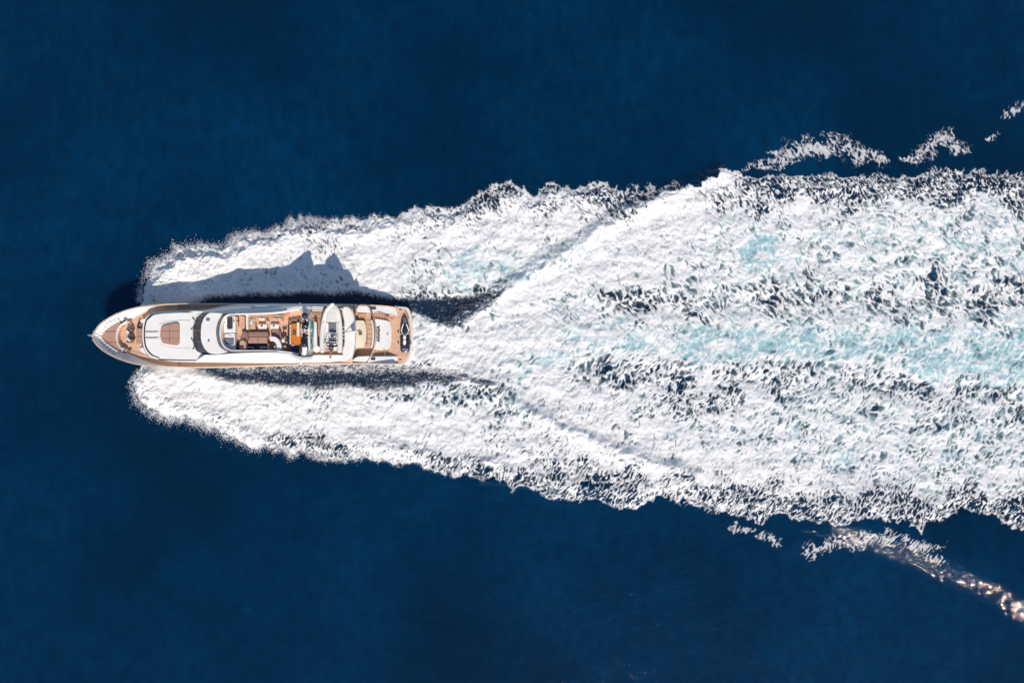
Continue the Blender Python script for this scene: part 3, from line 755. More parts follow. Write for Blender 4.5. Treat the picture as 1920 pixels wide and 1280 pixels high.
# raked wheelhouse windscreen in five panes
OUT = resample([P(x, y, 4.72) for x, y in smoothed([(386,583.4),(378,587.3),(370.5,593.4),(365,602.7),(362.5,614),(362,628),(362.8,641),(366.4,652),(373,659.6),(384.5,664.6),(394,665.6)], 5, False)], 51)
INN = resample([P(x, y, 5.75) for x, y in smoothed([(393,585.4),(387.5,588.5),(381,596),(377,608),(375.7,620),(375.8,634),(377.8,643.5),(382.2,653),(389.2,660.6),(397,663.4),(404,663.8)], 5, False)], 51)
for i in range(5):
    a, b = OUT[i * 10:i * 10 + 11], INN[i * 10:i * 10 + 11]
    th = Vector((.06, 0, -.1))
    loft('windscreen_pane', [a, b, [p + th for p in b], [p + th for p in a], a], GLASS, Y, caps=False, smooth=60)
for i in (10, 20, 30, 40):
    tube('windscreen_mullion', [OUT[i] + Vector((0, 0, .02)), INN[i] + Vector((0, 0, .02))], .035, GREY, Y, 5)
tube('windscreen_frame', [p + Vector((-.1, 0, .02)) for p in OUT], .07, WHITE, Y, 6)
# wheelhouse roof ahead of the upper deck
FI = smoothed([(437,587),(420,588),(411,598.5),(406.6,611),(405.2,625),(406.8,637),(410.6,647.5),(417.5,655),(427,659.3),(440,660)], 5, False)
brow = [(393,585.6),(387.5,588.9),(381.3,596.3),(377.2,608),(375.9,620),(376,634),(378,643.5),(382.4,652.8),(389.4,660.4),(397,663.2),(404,663.6),(442,662.5)] + [(440,588)]
prism('wheelhouse_roof', brow + [], 5.78, 5.5, WHITE, Y, .06)
box('solar_vent', 386, 595.3, 393.3, 601.5, 5.8, 5.75, BLUE if False else GREY, Y, .01)
prism('roof_camera', disc(390.2, 639, 1.4, 10), 6.0, 5.75, GREY, Y, .03)

# upper deck coaming: steep sides falling to the side decks
A_U = [(366,586.2),(381,585.8),(395,586.4),(420,587.2),(443,586.9),(469,586.3),(504,585),(527.5,582.8),(540.5,580.6),(549,577.8),(562,576.8),(576,575.2),(600,573.8),(641,574)]
B_U = [(340,583),(366,582.8),(390,579),(412,574.5),(430,571.6),(450,569.9),(480,569.3),(510,569),(540,568.9),(550,568.9),(562,569),(576,569.2),(600,569.6),(645,571.8)]
zA = [4.75,5.2,5.8,6.2,6.45,6.5,6.5,6.5,6.45,6.4,6.2,5.9,5.7,5.5]
zB = [4.3,4.3,4.35,4.4,4.45,4.5,4.6,4.65,4.7,4.75,4.8,4.9,4.9,4.9]
n_ = 50
ra = resample([P(x, y, z) for (x, y), z in zip(A_U, zA)], n_); rb = resample([P(x, y, z) for (x, y), z in zip(B_U, zB)], n_)
mid = [a.lerp(b, .42) + Vector((0, .06, .16)) for a, b in zip(ra, rb)]
loft('upper_side_coaming', [ra, mid, rb, [Vector((p.x, p.y - .05, 3.9)) for p in rb]], WHITE, Y, smooth=50)
A_L = [(384,665.2),(404,665.2),(437,662.4),(460,661.4),(504,660.4),(530,661.8),(545,664),(560,667.5),(576,668),(600,666),(641,665)]
B_L = [(366,676.5),(384,678.2),(415,679.4),(445,680.4),(500,681),(545,681.2),(560,680.8),(580,680.4),(600,680),(620,679),(646,675.5)]
zA = [5.6,5.75,6.1,6.4,6.45,6.4,6.3,6.1,5.8,5.6,5.5]; zB = [4.5,4.6,4.7,4.75,4.8,4.8,4.8,4.8,4.85,4.9,4.9]
ra2 = resample([P(x, y, z) for (x, y), z in zip(A_L, zA)], n_); rb2 = resample([P(x, y, z) for (x, y), z in zip(B_L, zB)], n_)
mid2 = [a.lerp(b, .5) + Vector((0, -.05, .14)) for a, b in zip(ra2, rb2)]
loft('upper_side_coaming', [ra2, mid2, rb2, [Vector((p.x, p.y + .05, 3.9)) for p in rb2]], WHITE, Y, smooth=50)
cres = [(469,574.6),(485,573),(500,572.6),(515,572.9),(527.5,574),(515,575.4),(500,576.2),(484,576)]
prism('side_ledge', cres, 5.75, 5.0, WHITE, Y, .03)  # crescent added at a height that catches the sun as a bright sliver
# tinted screen round the front of the upper cockpit, white rim inside it
SO = resample([P(x, y, 5.8) for x, y in smoothed([(440,587.3),(426,587.6),(416.5,591),(410.3,599.2),(406.2,610.9),(405,625),(406.8,636.7),(410.3,647.2),(417.3,654.8),(428,659.6),(440,660.6),(480,660.4),(520,660)], 5, False)], 70)
SI = resample([P(x, y, 6.62) for x, y in smoothed([(440,588.6),(428,589),(420.5,592.3),(415,600.3),(411.4,611.5),(410.3,625),(411.8,636.5),(415,645.8),(421,652.8),(430,657.3),(440,658.8),(480,658.6),(520,658.4)], 5, False)], 70)
loft('upper_windscreen', [SO, SI, [p + Vector((.05, 0, -.06)) for p in SI], [p + Vector((.05, 0, -.06)) for p in SO]], GLASS, Y, smooth=60)
rim_o = smoothed([(562,577.6),(549,578.3),(540,581.2),(527,583.6),(504,585.8),(470,587),(440,587.6),(428,588.2),(420.8,591.8),(415,600),(411.3,611.5),(410.2,625),(411.7,636.5),(415,646),(421,653.2),(430,657.8),(440,659.4),(500,659.2),(524,660.2),(545,663),(560,666.5)], 4, False)
rim_i = smoothed([(562,581.5),(550,582.4),(541,585),(528,587.4),(504,589.3),(470,589.9),(440,590),(430,590.8),(424,593.8),(418,601.5),(414.6,612),(413.6,625),(415,636),(418,644.6),(423.5,651),(431,655),(440,656.2),(500,656.2),(524,657.2),(545,660),(560,663.5)], 4, False)
a, b = [P(x, y, 6.58) for x, y in rim_o], [P(x, y, 6.55) for x, y in rim_i]
loft('coaming_rim', [a, b, [Vector((p.x, p.y, 5.3)) for p in b]], WHITE, Y, smooth=35)
prism('upper_deck', [(x - .6 if x < 430 else x, y) for x, y in [(562,580),(550,581.2),(541,584),(504,588.3),(430,589.6),(423,593),(417,601),(413.5,612),(412.6,625),(414,637),(417,645.5),(422.5,652),(431,656),(500,657.4),(524,658.6),(545,661.5),(560,665)]] + [(578, 666), (578, 578)], 5.32, 5.15, TEAK, Y, 0)
prism('boat_deck', [(579.5,576),(644,576),(644,665),(579.5,665)], 5.22, 5.05, TEAK, Y, 0)

# --- upper cockpit fittings
con = thing('helm_console', P(430, 610, 5.3), None, None); con.parent = None
bpy.data.objects.remove(con)
helm = prism('helm_console', rrect(418.5, 592.8, 441, 624, 2.5), 6.1, 5.3, WHITE, Y, .06)
prism('instrument_panel', rrect(425.5, 593.5, 435.6, 616.8, 2.8), 6.2, 6.05, DARK, helm, .03)
prism('throttle_lever', disc(438, 597.6, .8, 8), 6.22, 6.05, BLACK, helm, 0)
prism('throttle_lever', disc(438, 602, 1.1, 8), 6.22, 6.05, BLACK, helm, 0)
prism('compass', disc(420.3, 604.4, .9, 10), 6.2, 6.05, GREEN, helm, .01)
prism('tan_dashboard', [(414.6,612),(417,603),(419,599),(418,640),(416,636)], 6.2, 5.6, TAN, Y, .02)
hs = box('helm_station', 417.8, 625, 439.6, 650.5, 5.75, 5.3, BLACK, Y, .04)
box('chart_table', 418.2, 635, 439.2, 645.3, 5.95, 5.7, GREY, hs, .03)
box('screen_frame', 438.5, 625, 440.4, 650, 6.0, 5.4, WHITE2, hs, .02)
box('instrument_shelf', 417.8, 623.6, 440, 625.2, 6.1, 5.3, GREY, hs, .02)
prism('side_shelf', [(419.5,645.8),(439.5,645.9),(439.5,649),(428,648.4)], 6.0, 5.3, WHITE2, Y, .03)
box('companion_hatch', 440.3, 640.5, 448, 656, 5.36, 5.3, BLACK, Y, .02)
box('companion_steps', 441, 592.2, 446.5, 612, 5.6, 5.3, TEAK2, Y, .04)
box('companion_step', 441.6, 594, 446, 600, 5.75, 5.55, TEAK2, Y, .03)
box('companion_step', 441.6, 602, 446, 608, 5.85, 5.55, TAN, Y, .03)
prism('seat_partition', [(458,589.5),(466,589.5),(464,593),(464,617.5),(461.2,617.5),(461.2,592.5)], 6.3, 5.3, WHITE, Y, .05)
box('lounge_seat', 448.5, 592, 458.5, 616, 5.75, 5.3, TAN, Y, .06)
prism('speaker', disc(459.3, 592.2, 1.7, 10), 6.0, 5.7, DARK, Y, .03)
# L sofa along the port coaming
sof = prism('corner_sofa', [(465.5,592),(467.5,590.6),(530,590.6),(530,602.5),(479,602.5),(479,617),(465.5,617)], 5.72, 5.3, TAN, Y, .05)
for x0 in (480, 496.5, 513):
    box('seat_cushion', x0 + .3, 593.5, x0 + 16, 602.2, 5.84, 5.7, TAN, sof, .04)
box('seat_cushion', 467.3, 605, 478.6, 616.4, 5.84, 5.7, TAN, sof, .04)
box('seat_cushion', 467.3, 593.5, 478.6, 604.6, 5.84, 5.7, TAN, sof, .04)
prism('backrest', [(465.3,617),(465.3,592),(467.6,590.2),(530.3,590.2),(530.3,592.6),(468.8,592.6),(467,594.2),(467,617)], 6.15, 5.5, TAN, sof, .04)
sb = box('sun_bed', 464.8, 631, 501.5, 644, 5.75, 5.3, TAUPE, Y, .06)
box('bed_cushion', 465.3, 631.6, 482.8, 643.4, 5.86, 5.7, TAUPE, sb, .05)
box('bed_cushion', 483.3, 631.6, 501, 643.4, 5.86, 5.7, TAUPE, sb, .05)
prism('bed_backrest', rrect(464.8, 621.8, 502, 631, 2.2), 6.0, 5.3, TAUPE2, sb, .07)  # darker brown than the seat: the back's shade is put into its colour
st = box('storage_locker', 464, 645.2, 500.5, 656, 5.55, 5.3, DARK, Y, .04)  # low dark block beside the sun bed, carrying the rolled towels
for i in range(3):
    box('fin_handle', 467 + i * 3.6, 644.3, 468.4 + i * 3.6, 648, 5.8, 5.5, BLACK, st, .01)
    box('fin_handle', 489 + i * 3.4, 643.8, 490.4 + i * 3.4, 648, 5.8, 5.5, BLACK, st, .01)
box('locker_end', 501.2, 644, 503.2, 656, 5.95, 5.3, TAN, Y, .03)
box('day_bed', 508.8, 616.6, 523.5, 632, 5.7, 5.3, TAUPE2, Y, .05)
prism('day_bed_wing', [(523.9,617.5),(526,622),(528,634),(523.9,634)], 5.7, 5.3, TAUPE2, Y, .04)
bar_o = smoothed([(506,631.2),(512,630.6),(518,632.4),(523,637),(526.4,644),(528,651),(528,656)], 5, False)
bar_i = smoothed([(506.5,639.4),(510,639.2),(514,640.4),(517.5,644),(519.4,648.5),(519.5,652),(518.5,656)], 5, False)
bar = prism('bar_counter', bar_o + bar_i[::-1], 6.2, 5.3, WHITE, Y, .05)
prism('bar_sink', disc(517, 651, 3.4, 14), 6.24, 5.9, WHITE2, bar, .03)
prism('sink_bowl', disc(517.2, 651, 1.9, 12), 6.27, 6.1, DARK, bar, 0)
prism('bar_floor', [(503.5,640),(512,641),(517,646),(516,656),(503.5,656)], 5.36, 5.3, TAUPE2, Y, 0)
prism('aft_seat_base', [(528,645),(537,642),(543,650),(543,658.5),(528.5,656.5)], 5.5, 5.3, TAUPE2, Y, .03)
prism('sunken_step', [(545.5,648.5),(561.5,648.5),(559.5,664),(545.5,659.8)], 5.36, 5.3, NAVY, Y, 0)  # flat navy strip laid on the deck beside the orange table
prism('aft_bench_back', [(541,595),(544,601),(547,598),(564,597),(564,602),(551,601.5),(545.5,606),(540,606)], 5.7, 5.3, TAUPE2, Y, .04)

# --- radar arch with three dark domes
arch = tube('radar_arch', [P(561, 571.5, 4.9), P(566, 574.5, 6.7), P(570.5, 583, 8.0), P(571, 600, 8.25), P(571, 645, 8.25), P(570.5, 660, 8.0), P(567, 670, 6.6), P(562, 679, 4.9)], [.26, .26, .25, .25, .25, .25, .26, .26], WHITE, Y, 8, flat=.45)
prism('arch_fairing', [(577.3,576),(580.8,576),(580.8,665),(577.3,665)], 6.3, 5.2, WHITE, Y, .05)
prism('arch_fairing', [(566,652),(576,652),(577,662),(572,668.5),(566,665)], 6.9, 5.2, WHITE, Y, .06)
prism('arch_fairing', [(562,655),(565,655),(563.5,664),(559.5,663)], 6.4, 5.2, TAN, Y, .03)
for cx, cy, r, zc in ((571, 591.5, .30, 8.75), (572, 612.5, .33, 8.75), (571, 644.8, .36, 8.8)):
    d = ball('satellite_dome', P(cx, cy, zc), r, BLACK, arch, r * .95)
    tube('dome_mount', [P(cx, cy, 8.2), P(cx, cy, zc - r * .6)], .12, STEEL, arch, 8)
body('antenna_housing', [(571, 629, 2, 8.5, .1), (570, 632, 4, 8.55, .22), (569.5, 638, 5, 8.6, .28), (571, 642, 4, 8.5, .2)], BLACK, arch)
for x0, y0, x1, y1, z in ((567, 597, 575, 598.5, 8.45), (567.5, 600.5, 571, 604, 8.5), (573.5, 599, 576, 602, 8.5), (570, 618, 581.5, 620.4, 8.5), (568, 621.5, 573, 623, 8.5), (572, 624, 577, 625.4, 8.45), (575, 631, 578.5, 632.2, 8.45), (561, 616.5, 565, 618, 8.4), (562, 620, 566, 621.2, 8.4), (569.5, 610.6, 573.5, 613, 9.12), (573.4, 612, 576.6, 614.4, 8.9)):
    box('mast_light', x0, y0, x1, y1, z, 8.1, WHITE2, arch, .02)
for x0, y0, x1, y1, z in ((566, 605, 569, 608.5, 8.45), (573.5, 604.5, 577, 609.5, 8.5), (567, 615.5, 570, 618, 8.42), (574, 627.5, 577.5, 629.6, 8.42), (570, 626, 573, 629, 8.5), (562, 603.5, 565.5, 606, 8.35)):
    box('mast_fitting', x0, y0, x1, y1, z, 8.1, BLACK, arch, .02)
prism('arch_plate', [(567.5,596),(574.6,596),(574.6,650),(567.5,650)], 8.42, 8.2, DARK, arch, .02)
tube('radar_mast', [P(571, 618, 8.2), P(570.5, 617.5, 9.7)], .07, WHITE, arch, 8)
tube('whip_aerial', [P(566, 574, 6.8), P(561.5, 569.5, 8.4)], .02, WHITE, arch, 5)
tube('whip_aerial', [P(566, 574, 6.8), P(575, 572.5, 7.8)], .02, GREY, arch, 5)
ball('arch_camera', P(566.2, 574, 7.0), .16, WHITE2, arch)
box('arch_base', 567.5, 571.5, 578, 587, 5.6, 4.9, WHITE, Y, .05)

for k, (pts_, z0_) in enumerate((([(538, 580.6), (552, 577.5), (563, 576.3), (573, 576)], 6.3), ([(545, 665), (556, 669.5), (566, 672), (574, 672)], 6.0))):
    tp = [P(x, y, z) for (x, y), z in zip(pts_, (6.5, 7.1, 7.75, 8.0))]; bt = [Vector((p.x, p.y, 5.0)) for p in tp]
    o_ = Vector((0, .14, 0))
    loft('arch_fin', [[p - o_ for p in bt], [p - o_ for p in tp], [p + o_ for p in tp], [p + o_ for p in bt]], WHITE, arch, smooth=30)
    f_ = [tp[-1], bt[-1]]
    obj('fin_end', [f_[0] - o_, f_[0] + o_, f_[1] + o_, f_[1] - o_], [(0, 1, 2, 3)], WHITE, arch, 0)
# --- boat deck
lk = box('boat_deck_locker', 583.5, 584.8, 607, 597.2, 5.75, 5.2, TEAK2, Y, .04)
for i in range(5): box('locker_slat', 585 + i * 4.2, 588, 588.3 + i * 4.2, 594.2, 5.8, 5.7, TEAK2, lk, .015)
for y in (574.2, 577.3, 580.8):
    prism('louvre', [(586,y),(607,y + .3),(605,y + 2.6),(583.5,y + 2.4)], 5.95, 5.3, WHITE, Y, .03)
box('locker_lid', 582.5, 597.3, 604, 598.6, 5.85, 5.2, TAN, Y, .02)
box('boat_deck_pad', 595.5, 599, 603, 653, 5.36, 5.2, TAUPE, Y, .03)
cr = tube('davit_crane', [P(591.3, 606, 6.5), P(591.3, 630, 6.5), P(591.5, 652, 6.5)], [.15, .2, .22], WHITE, Y, 10)
tube('crane_base', [P(594, 655, 5.2), P(594, 654.5, 6.55)], .35, WHITE, cr, 12)
ball('crane_head', P(591.3, 604.6, 6.5), .14, WHITE2, cr)
for x in (604, 637):
    box('tender_chock', x, 600, x + 2.2, 604, 5.5, 5.2, GREY, Y, .02)
    box('tender_chock', x, 640, x + 2.2, 644, 5.5, 5.2, GREY, Y, .02)
box('boat_deck_rim', 579.6, 665, 644, 667.6, 5.62, 4.95, WHITE, Y, .05)
# white overhang aft of the boat deck
oh = [(641,575.2),(646,573.8),(652.5,574.6),(658.8,580.5),(662.6,591.6),(664.8,604),(665.3,625),(664.8,643),(662,658),(657.7,669),(650,675.3),(640,678.4),(640,666.5),(641.5,658),(644.3,645),(645,626.6),(644,602),(641,583)]
prism('deck_overhang', oh, 5.5, 4.75, WHITE, Y, .12)
prism('overhang_rail', [(642.2,600),(643.6,600),(644.4,640),(642.8,650),(641.6,650),(643,640)], 5.9, 5.4, BLACK, Y, .02)
for y in (613, 620, 627, 634): prism('rail_fitting', disc(642.8, y, 1.3, 8), 6.0, 5.5, STEEL, Y, .02)
prism('rail_post', disc(638.8, 579, 1.4, 10), 6.5, 5.2, WHITE, Y, .03)
_before = set(Y.children)
# --- aft deck
prism('aft_deck', [(650,571.5),(692,572.4),(700,574),(704,602),(706,628),(704,650),(700,682),(688,682.4),(650,682.4)], 2.4, 2.25, TEAK, Y, 0)
prism('corner_locker', [(664.2,572.2),(688.5,572.4),(692,577),(694.6,585.6),(671.5,585.2),(667.5,579)], 3.35, 2.4, WHITE, Y, .06)
prism('corner_locker', [(659.5,677.6),(664,672),(670.8,668.2),(693.8,667.2),(691.5,672.8),(688,676.8),(682.8,678.8)], 3.35, 2.4, WHITE, Y, .06)
for x, y in ((675, 576.3), (675, 581.6), (674.3, 671), (674.3, 676)): prism('locker_latch', disc(x, y, .7, 8), 3.38, 3.3, STEEL, Y, 0)
bench = smoothed([(686.5,599.3),(688,610),(688.6,625.6),(688,641),(686.5,652.5)], 5, False)
bench2 = smoothed([(694.4,599.3),(696.8,610),(697.9,625.6),(696.8,641),(694.4,652.5)], 5, False)
b1 = resample([(x, y, 0) for x, y in bench], 7); b2 = resample([(x, y, 0) for x, y in bench2], 7)
ab = prism('aft_bench', bench + bench2[::-1], 2.8, 2.4, TEAK2, Y, .03)
for i in range(6):
    q = [b1[i].lerp(b1[i + 1], .03), b2[i].lerp(b2[i + 1], .03), b2[i].lerp(b2[i + 1], .97), b1[i].lerp(b1[i + 1], .97)]
    prism('bench_cushion', [(p.x, p.y) for p in q], 2.92, 2.78, TAN, ab, .03)
prism('bench_back', [(x + .2, y) for x, y in bench2] + [(x + 3.4, y) for x, y in bench2][::-1], 3.25, 2.4, WHITE2, Y, .05)
box('corner_seat', 671.5, 587, 696, 598.2, 2.72, 2.4, TEAK2, Y, .03)
box('corner_seat_side', 685.5, 586.2, 695.5, 598.8, 2.95, 2.4, TAN, Y, .04)
rail = smoothed([(656,680.4),(682.8,680.2),(688.5,677),(693,670),(697.2,661.6),(701,648),(703.4,628.7),(703.2,615),(700.4,598),(696.6,583),(693,575.3),(688.5,571.4),(662,570.8)], 6, False)
tube('aft_rail', [P(x, y, 3.3) for x, y in rail], .06, RAILB, Y, 8)
rs = resample([P(x, y, 3.3) for x, y in rail], 22)
for p in rs[1:-1]: tube('rail_stanchion', [p, Vector((p.x, p.y, 2.5))], .03, STEEL, Y, 6)
tr = [(x + 2.2 if 575 < y < 678 else x, y) for x, y in rail[8:-8]]
prism('transom_coaming', [(x - 1, y) for x, y in rail[10:-10]] + [(x + 1.8, y) for x, y in rail[10:-10]][::-1], 3.0, 2.2, RAIL, Y, .04)

# --- sloping garage hatch with the name, side bulwarks, stairs
gx = [(700.6,597),(712,598),(725,600),(731.5,602.5),(734,612),(735.5,626.6),(734.3,641),(731.5,650.5),(723.4,656),(712,656.2),(700.5,655.2),(703,641),(704.3,626.6),(703,611)]
def gz(x): return 2.75 - max(0, (x - 701)) / 34 * 1.35
hatch = prism('garage_hatch', gx, 2.7, .9, WHITE, Y, .07, zts=[gz(x) for x, y in gx])
prism('hatch_handle', [(725.6,624),(728,624),(728,629),(725.6,629)], gz(726) + .06, gz(726) - .1, STEEL, hatch, .02)
prism('bulwark_aft', [(697,571.9),(697,585.4),(712,586.5),(728,588.5),(746.8,591),(745,582),(742,576.2),(725,573.8)], 3, .8, WHITE, Y, .1, zts=[3.1,3.1,2.9,2.5,1.5,1.5,1.6,2.45])
prism('bulwark_aft', [(694,668),(746.8,667.6),(745,675),(742,681.6),(725,683),(690,682),(688,680)], 3, .8, WHITE, Y, .1, zts=[3.1,1.5,1.5,1.6,2.4,3.1,3.1])
box('mooring_port', 696.8, 576, 704.6, 579.6, 3.16, 2.8, BLACK, Y, .02)
box('mooring_port', 695.2, 672.2, 703, 675.2, 3.16, 2.8, BLACK, Y, .02)
for i in range(6):
    x = 699 + i * 5.4; z = 2.35 - i * .19
    prism('stair_tread', [(x, 586.8 + i * .5), (x + 5.3, 587.2 + i * .5), (x + 5.3, 599.4), (x, 597.5)], z, z - .3, TEAK2, Y, .015)
    prism('stair_tread', [(x, 655.5), (x + 5.3, 656), (x + 5.3, 667.4), (x, 667.6)], z, z - .3, TEAK2, Y, .015)
tube('stair_rail', [P(724, 597, 2.2), P(729, 594, 2.2), P(729.5, 589, 2.3)], .05, STEEL, Y, 6)
tube('stair_rail', [P(731, 600, 1.8), P(737, 598, 1.5), P(740, 592, 1.5)], .05, STEEL, Y, 6)
tube('stair_rail', [P(720, 658, 2.3), P(722, 663, 2.3), P(720.5, 667, 2.4)], .04, STEEL, Y, 6)
box('stair_locker', 722.5, 590, 727.5, 593.5, 2.3, 1.4, RUST, Y, .03)

_aft = [o for o in Y.children if o not in _before]
# --- bathing platform
pf = smoothed([(757,577),(763,578.2),(767,583.5),(770.5,598),(772.6,614),(773.2,629),(772.6,645),(770,661),(765.5,674),(761.5,679.4),(757,681)], 4, False)
prism('bathing_platform', [(717,578),(745,577)] + pf + [(745,682),(717,682)], .80, .45, WHITE, Y, .04)
pi_ = [(717,590),(740,590.5),(747,590),(743.5,577.5)] + [(x - 2.6, y + (629 - y) * .03) for x, y in pf] + [(743,681),(746.5,668),(717,668)]
prism('platform_teak', pi_, .86, .80, TEAK, Y, 0)
tube('rubbing_strake', [P(x, y, .72) for x, y in [(740,575.3)] + pf + [(740,683)]], .13, WHITE2, Y, 8)
for x, y in ((750.5, 580.7), (750.3, 674.8)):
    cl = box('platform_cleat', x - 2.5, y - .6, x + 2.5, y + .6, 1.0, .92, RUST, Y, .02)
    for dx in (-1.1, 1.1): prism('cleat_post', disc(x + dx, y, .5, 6), .93, .85, RUST, cl, 0)
for x, y in ((761, 583.5), (762.8, 588.3), (764.6, 592.5), (766, 596)): prism('deck_fitting', disc(x, y, .9, 8), 1.0, .85, RUST, Y, .01)
for x, y in ((747.3, 625.7), (747, 646.6), (770.3, 646.5)):
    tube('cradle_post', [P(x - 1.2, y, 1.25), P(x + 1.2, y, 1.35)], .07, WHITE2, Y, 6)
    tube('cradle_leg', [P(x, y, .85), P(x, y, 1.3)], .05, STEEL, Y, 6)

# name across the hatch, read from port to starboard, on its sloping top
tc_ = bpy.data.curves.new('yacht_name', 'FONT'); tc_.body = 'ANASA'; tc_.size = .5; tc_.space_character = 1.12
tc_.align_x = 'CENTER'; tc_.align_y = 'CENTER'; tc_.extrude = .008; tc_.offset = .02
to = bpy.data.objects.new('yacht_name', tc_); COL.objects.link(to)
dg = bpy.context.evaluated_depsgraph_get(); dg.update()
me = bpy.data.meshes.new_from_object(to.evaluated_get(dg)); bpy.data.objects.remove(to)
me.materials.clear(); me.materials.append(LETTER)
nm = bpy.data.objects.new('name_lettering', me); COL.objects.link(nm); nm.parent = hatch
tilt = math.atan(1.35 / (34 * S))
c = P(709.7, 626, gz(709.7) + .035)
nm.location = c - wloc(hatch)
nm.rotation_mode = 'QUATERNION'
nm.rotation_quaternion = Matrix.Rotation(tilt, 3, 'Y').to_quaternion() @ Matrix.Rotation(math.pi / 2, 3, 'Z').to_quaternion()

# ------------------------------------------------------------------ loose things on the yacht
def leaves(name, c, r, n, m, parent, rnd):
    v, f = [], []
    for i in range(n):
        a = rnd.uniform(0, 6.28); rr = r * rnd.uniform(.2, 1); d = Vector((math.cos(a), math.sin(a), rnd.uniform(.3, 1.2))).normalized()
        b = c + Vector((math.cos(a), math.sin(a), 0)) * rr * .3; t = b + d * rr; s_ = d.cross(Vector((0, 0, 1))).normalized() * r * .16
        mid_ = (b + t) / 2; k = len(v)
        v += [b, mid_ + s_, t, mid_ - s_, mid_ - Vector((0, 0, .01))]; f += [(k, k + 1, k + 2), (k, k + 2, k + 3), (k, k + 4, k + 1), (k, k + 3, k + 4)]
    return obj(name, v, f, m, parent, 0)

def plant(px, py, z, r, label, rnd=random.Random(3)):
    t = thing('potted_plant', P(px, py, z), label, 'plant', 'plants on tables')
    c = P(px, py, z)
    tube('pot', [c, c + Vector((0, 0, .14))], [r * .42, r * .5], TEAK2, t, 10)
    leaves('foliage', c + Vector((0, 0, .13)), r, 46, GREEN, t, rnd)
    return t

def table(name, x0, y0, x1, y1, zt, zd, m, label, cat, pts=None, legs=True):
    cx, cy = (x0 + x1) / 2, (y0 + y1) / 2
    t = thing(name, P(cx, cy, zd), label, cat)
    prism('tabletop', pts or rrect(x0, y0, x1, y1, min(2, (x1 - x0) / 5)), zt, zt - .06, m, t, .015)
    for fx in (.2, .8):
        for fy in (.15, .85):
            q = P(x0 + (x1 - x0) * fx, y0 + (y1 - y0) * fy, zt)
            tube('leg', [Vector((q.x, q.y, zd)), Vector((q.x, q.y, zt - .06))], .03, STEEL, t, 6)
    return t

table('dining_table', 545.4, 606.8, 563.6, 646.4, 6.02, 5.3, ORANGE, 'orange varnished dining table on the upper deck in front of the radar arch', 'table')
plant(552.6, 624.4, 6.02, .26, 'leafy green centrepiece on the orange dining table')
table('coffee_table', 483.6, 604.8, 500.4, 616.4, 5.75, 5.3, WHITE, 'small white coffee table by the corner sofa, nearer the bow of the two', 'table')
table('coffee_table', 507, 604.8, 522.8, 616.4, 5.75, 5.3, WHITE, 'small white coffee table beside the sofa end, nearer the orange dining table', 'table')
for x, lab in ((491.5, 'small dark green plant on the forward white coffee table'), (514, 'small dark green plant on the aft white coffee table')):
    plant(x, 611.2, 5.75, .12, lab)
for x in (484, 507.3):
    tr_ = box('serving_tray', x, 605, x + 15.8, 608.2, 5.80, 5.755, TAUPE2, None, .01)  # brown strip laid on the white top to paint its shaded edge
    tag(tr_, 'brown serving tray along the edge of the %s white coffee table' % ('forward' if x < 500 else 'aft'), 'tray', 'brown trays on the coffee tables')
table('aft_dining_table', 666.4, 600.3, 687, 651.7, 3.1, 2.4, CREAM, 'long cream dining table on the aft deck ahead of the curved bench', 'table',
      pts=[(668.5,600.3),(681,600.5),(684,603),(685.8,612),(686.6,626),(685.6,640),(682.6,649.5),(680,652),(668,652.4),(666,650),(666,626),(666.4,603)])
plant(676.2, 624.6, 3.1, .26, 'round olive green plant in the middle of the cream aft table')

def chair(px, py, zd, m, seat, label, facing=0, group=None, w=5.4):
    t = thing('chair', P(px, py, zd), label, 'chair', group)
    s_ = w / 2
    box('seat', px - s_, py - s_, px + s_, py + s_, zd + .46, zd + .38, seat, t, .03)
    c, s2 = math.cos(facing), math.sin(facing)
    pts = [(-s_ - .9, -s_), (-s_ + .9, -s_), (-s_ + .9, s_), (-s_ - .9, s_)]
    prism('backrest', [(px + x * c - y * s2, py + x * s2 + y * c) for x, y in pts], zd + .85, zd + .40, m, t, .03)
    for dx in (-1, 1):
        for dy in (-1, 1):
            q = P(px + dx * s_ * .8, py + dy * s_ * .8, zd + .4)
            tube('leg', [Vector((q.x, q.y, zd)), q], .022, m, t, 5)
    return t
names = ['end nearest the sofa', 'second from the sofa end', 'third from the sofa end', 'third from the starboard end', 'second from the starboard end', 'starboard end']
for i in range(6):
    chair(542.6, 611.5 + i * 6.2, 5.32, BLACK, WHITE2, 'dark-backed dining chair with white seat at the orange table, ' + names[i], 0, 'dining chairs along the orange table')
wb = thing('dining_bench', P(558.7, 617, 5.32), 'narrow white bench on the arch side of the orange table', 'bench')
box('seat', 556.4, 604, 560.9, 630, 6.22, 6.1, WHITE2, wb, .03)
for y in (606, 628): box('leg', 557.5, y - .7, 559.8, y + .7, 6.1, 5.32, STEEL, wb, 0)
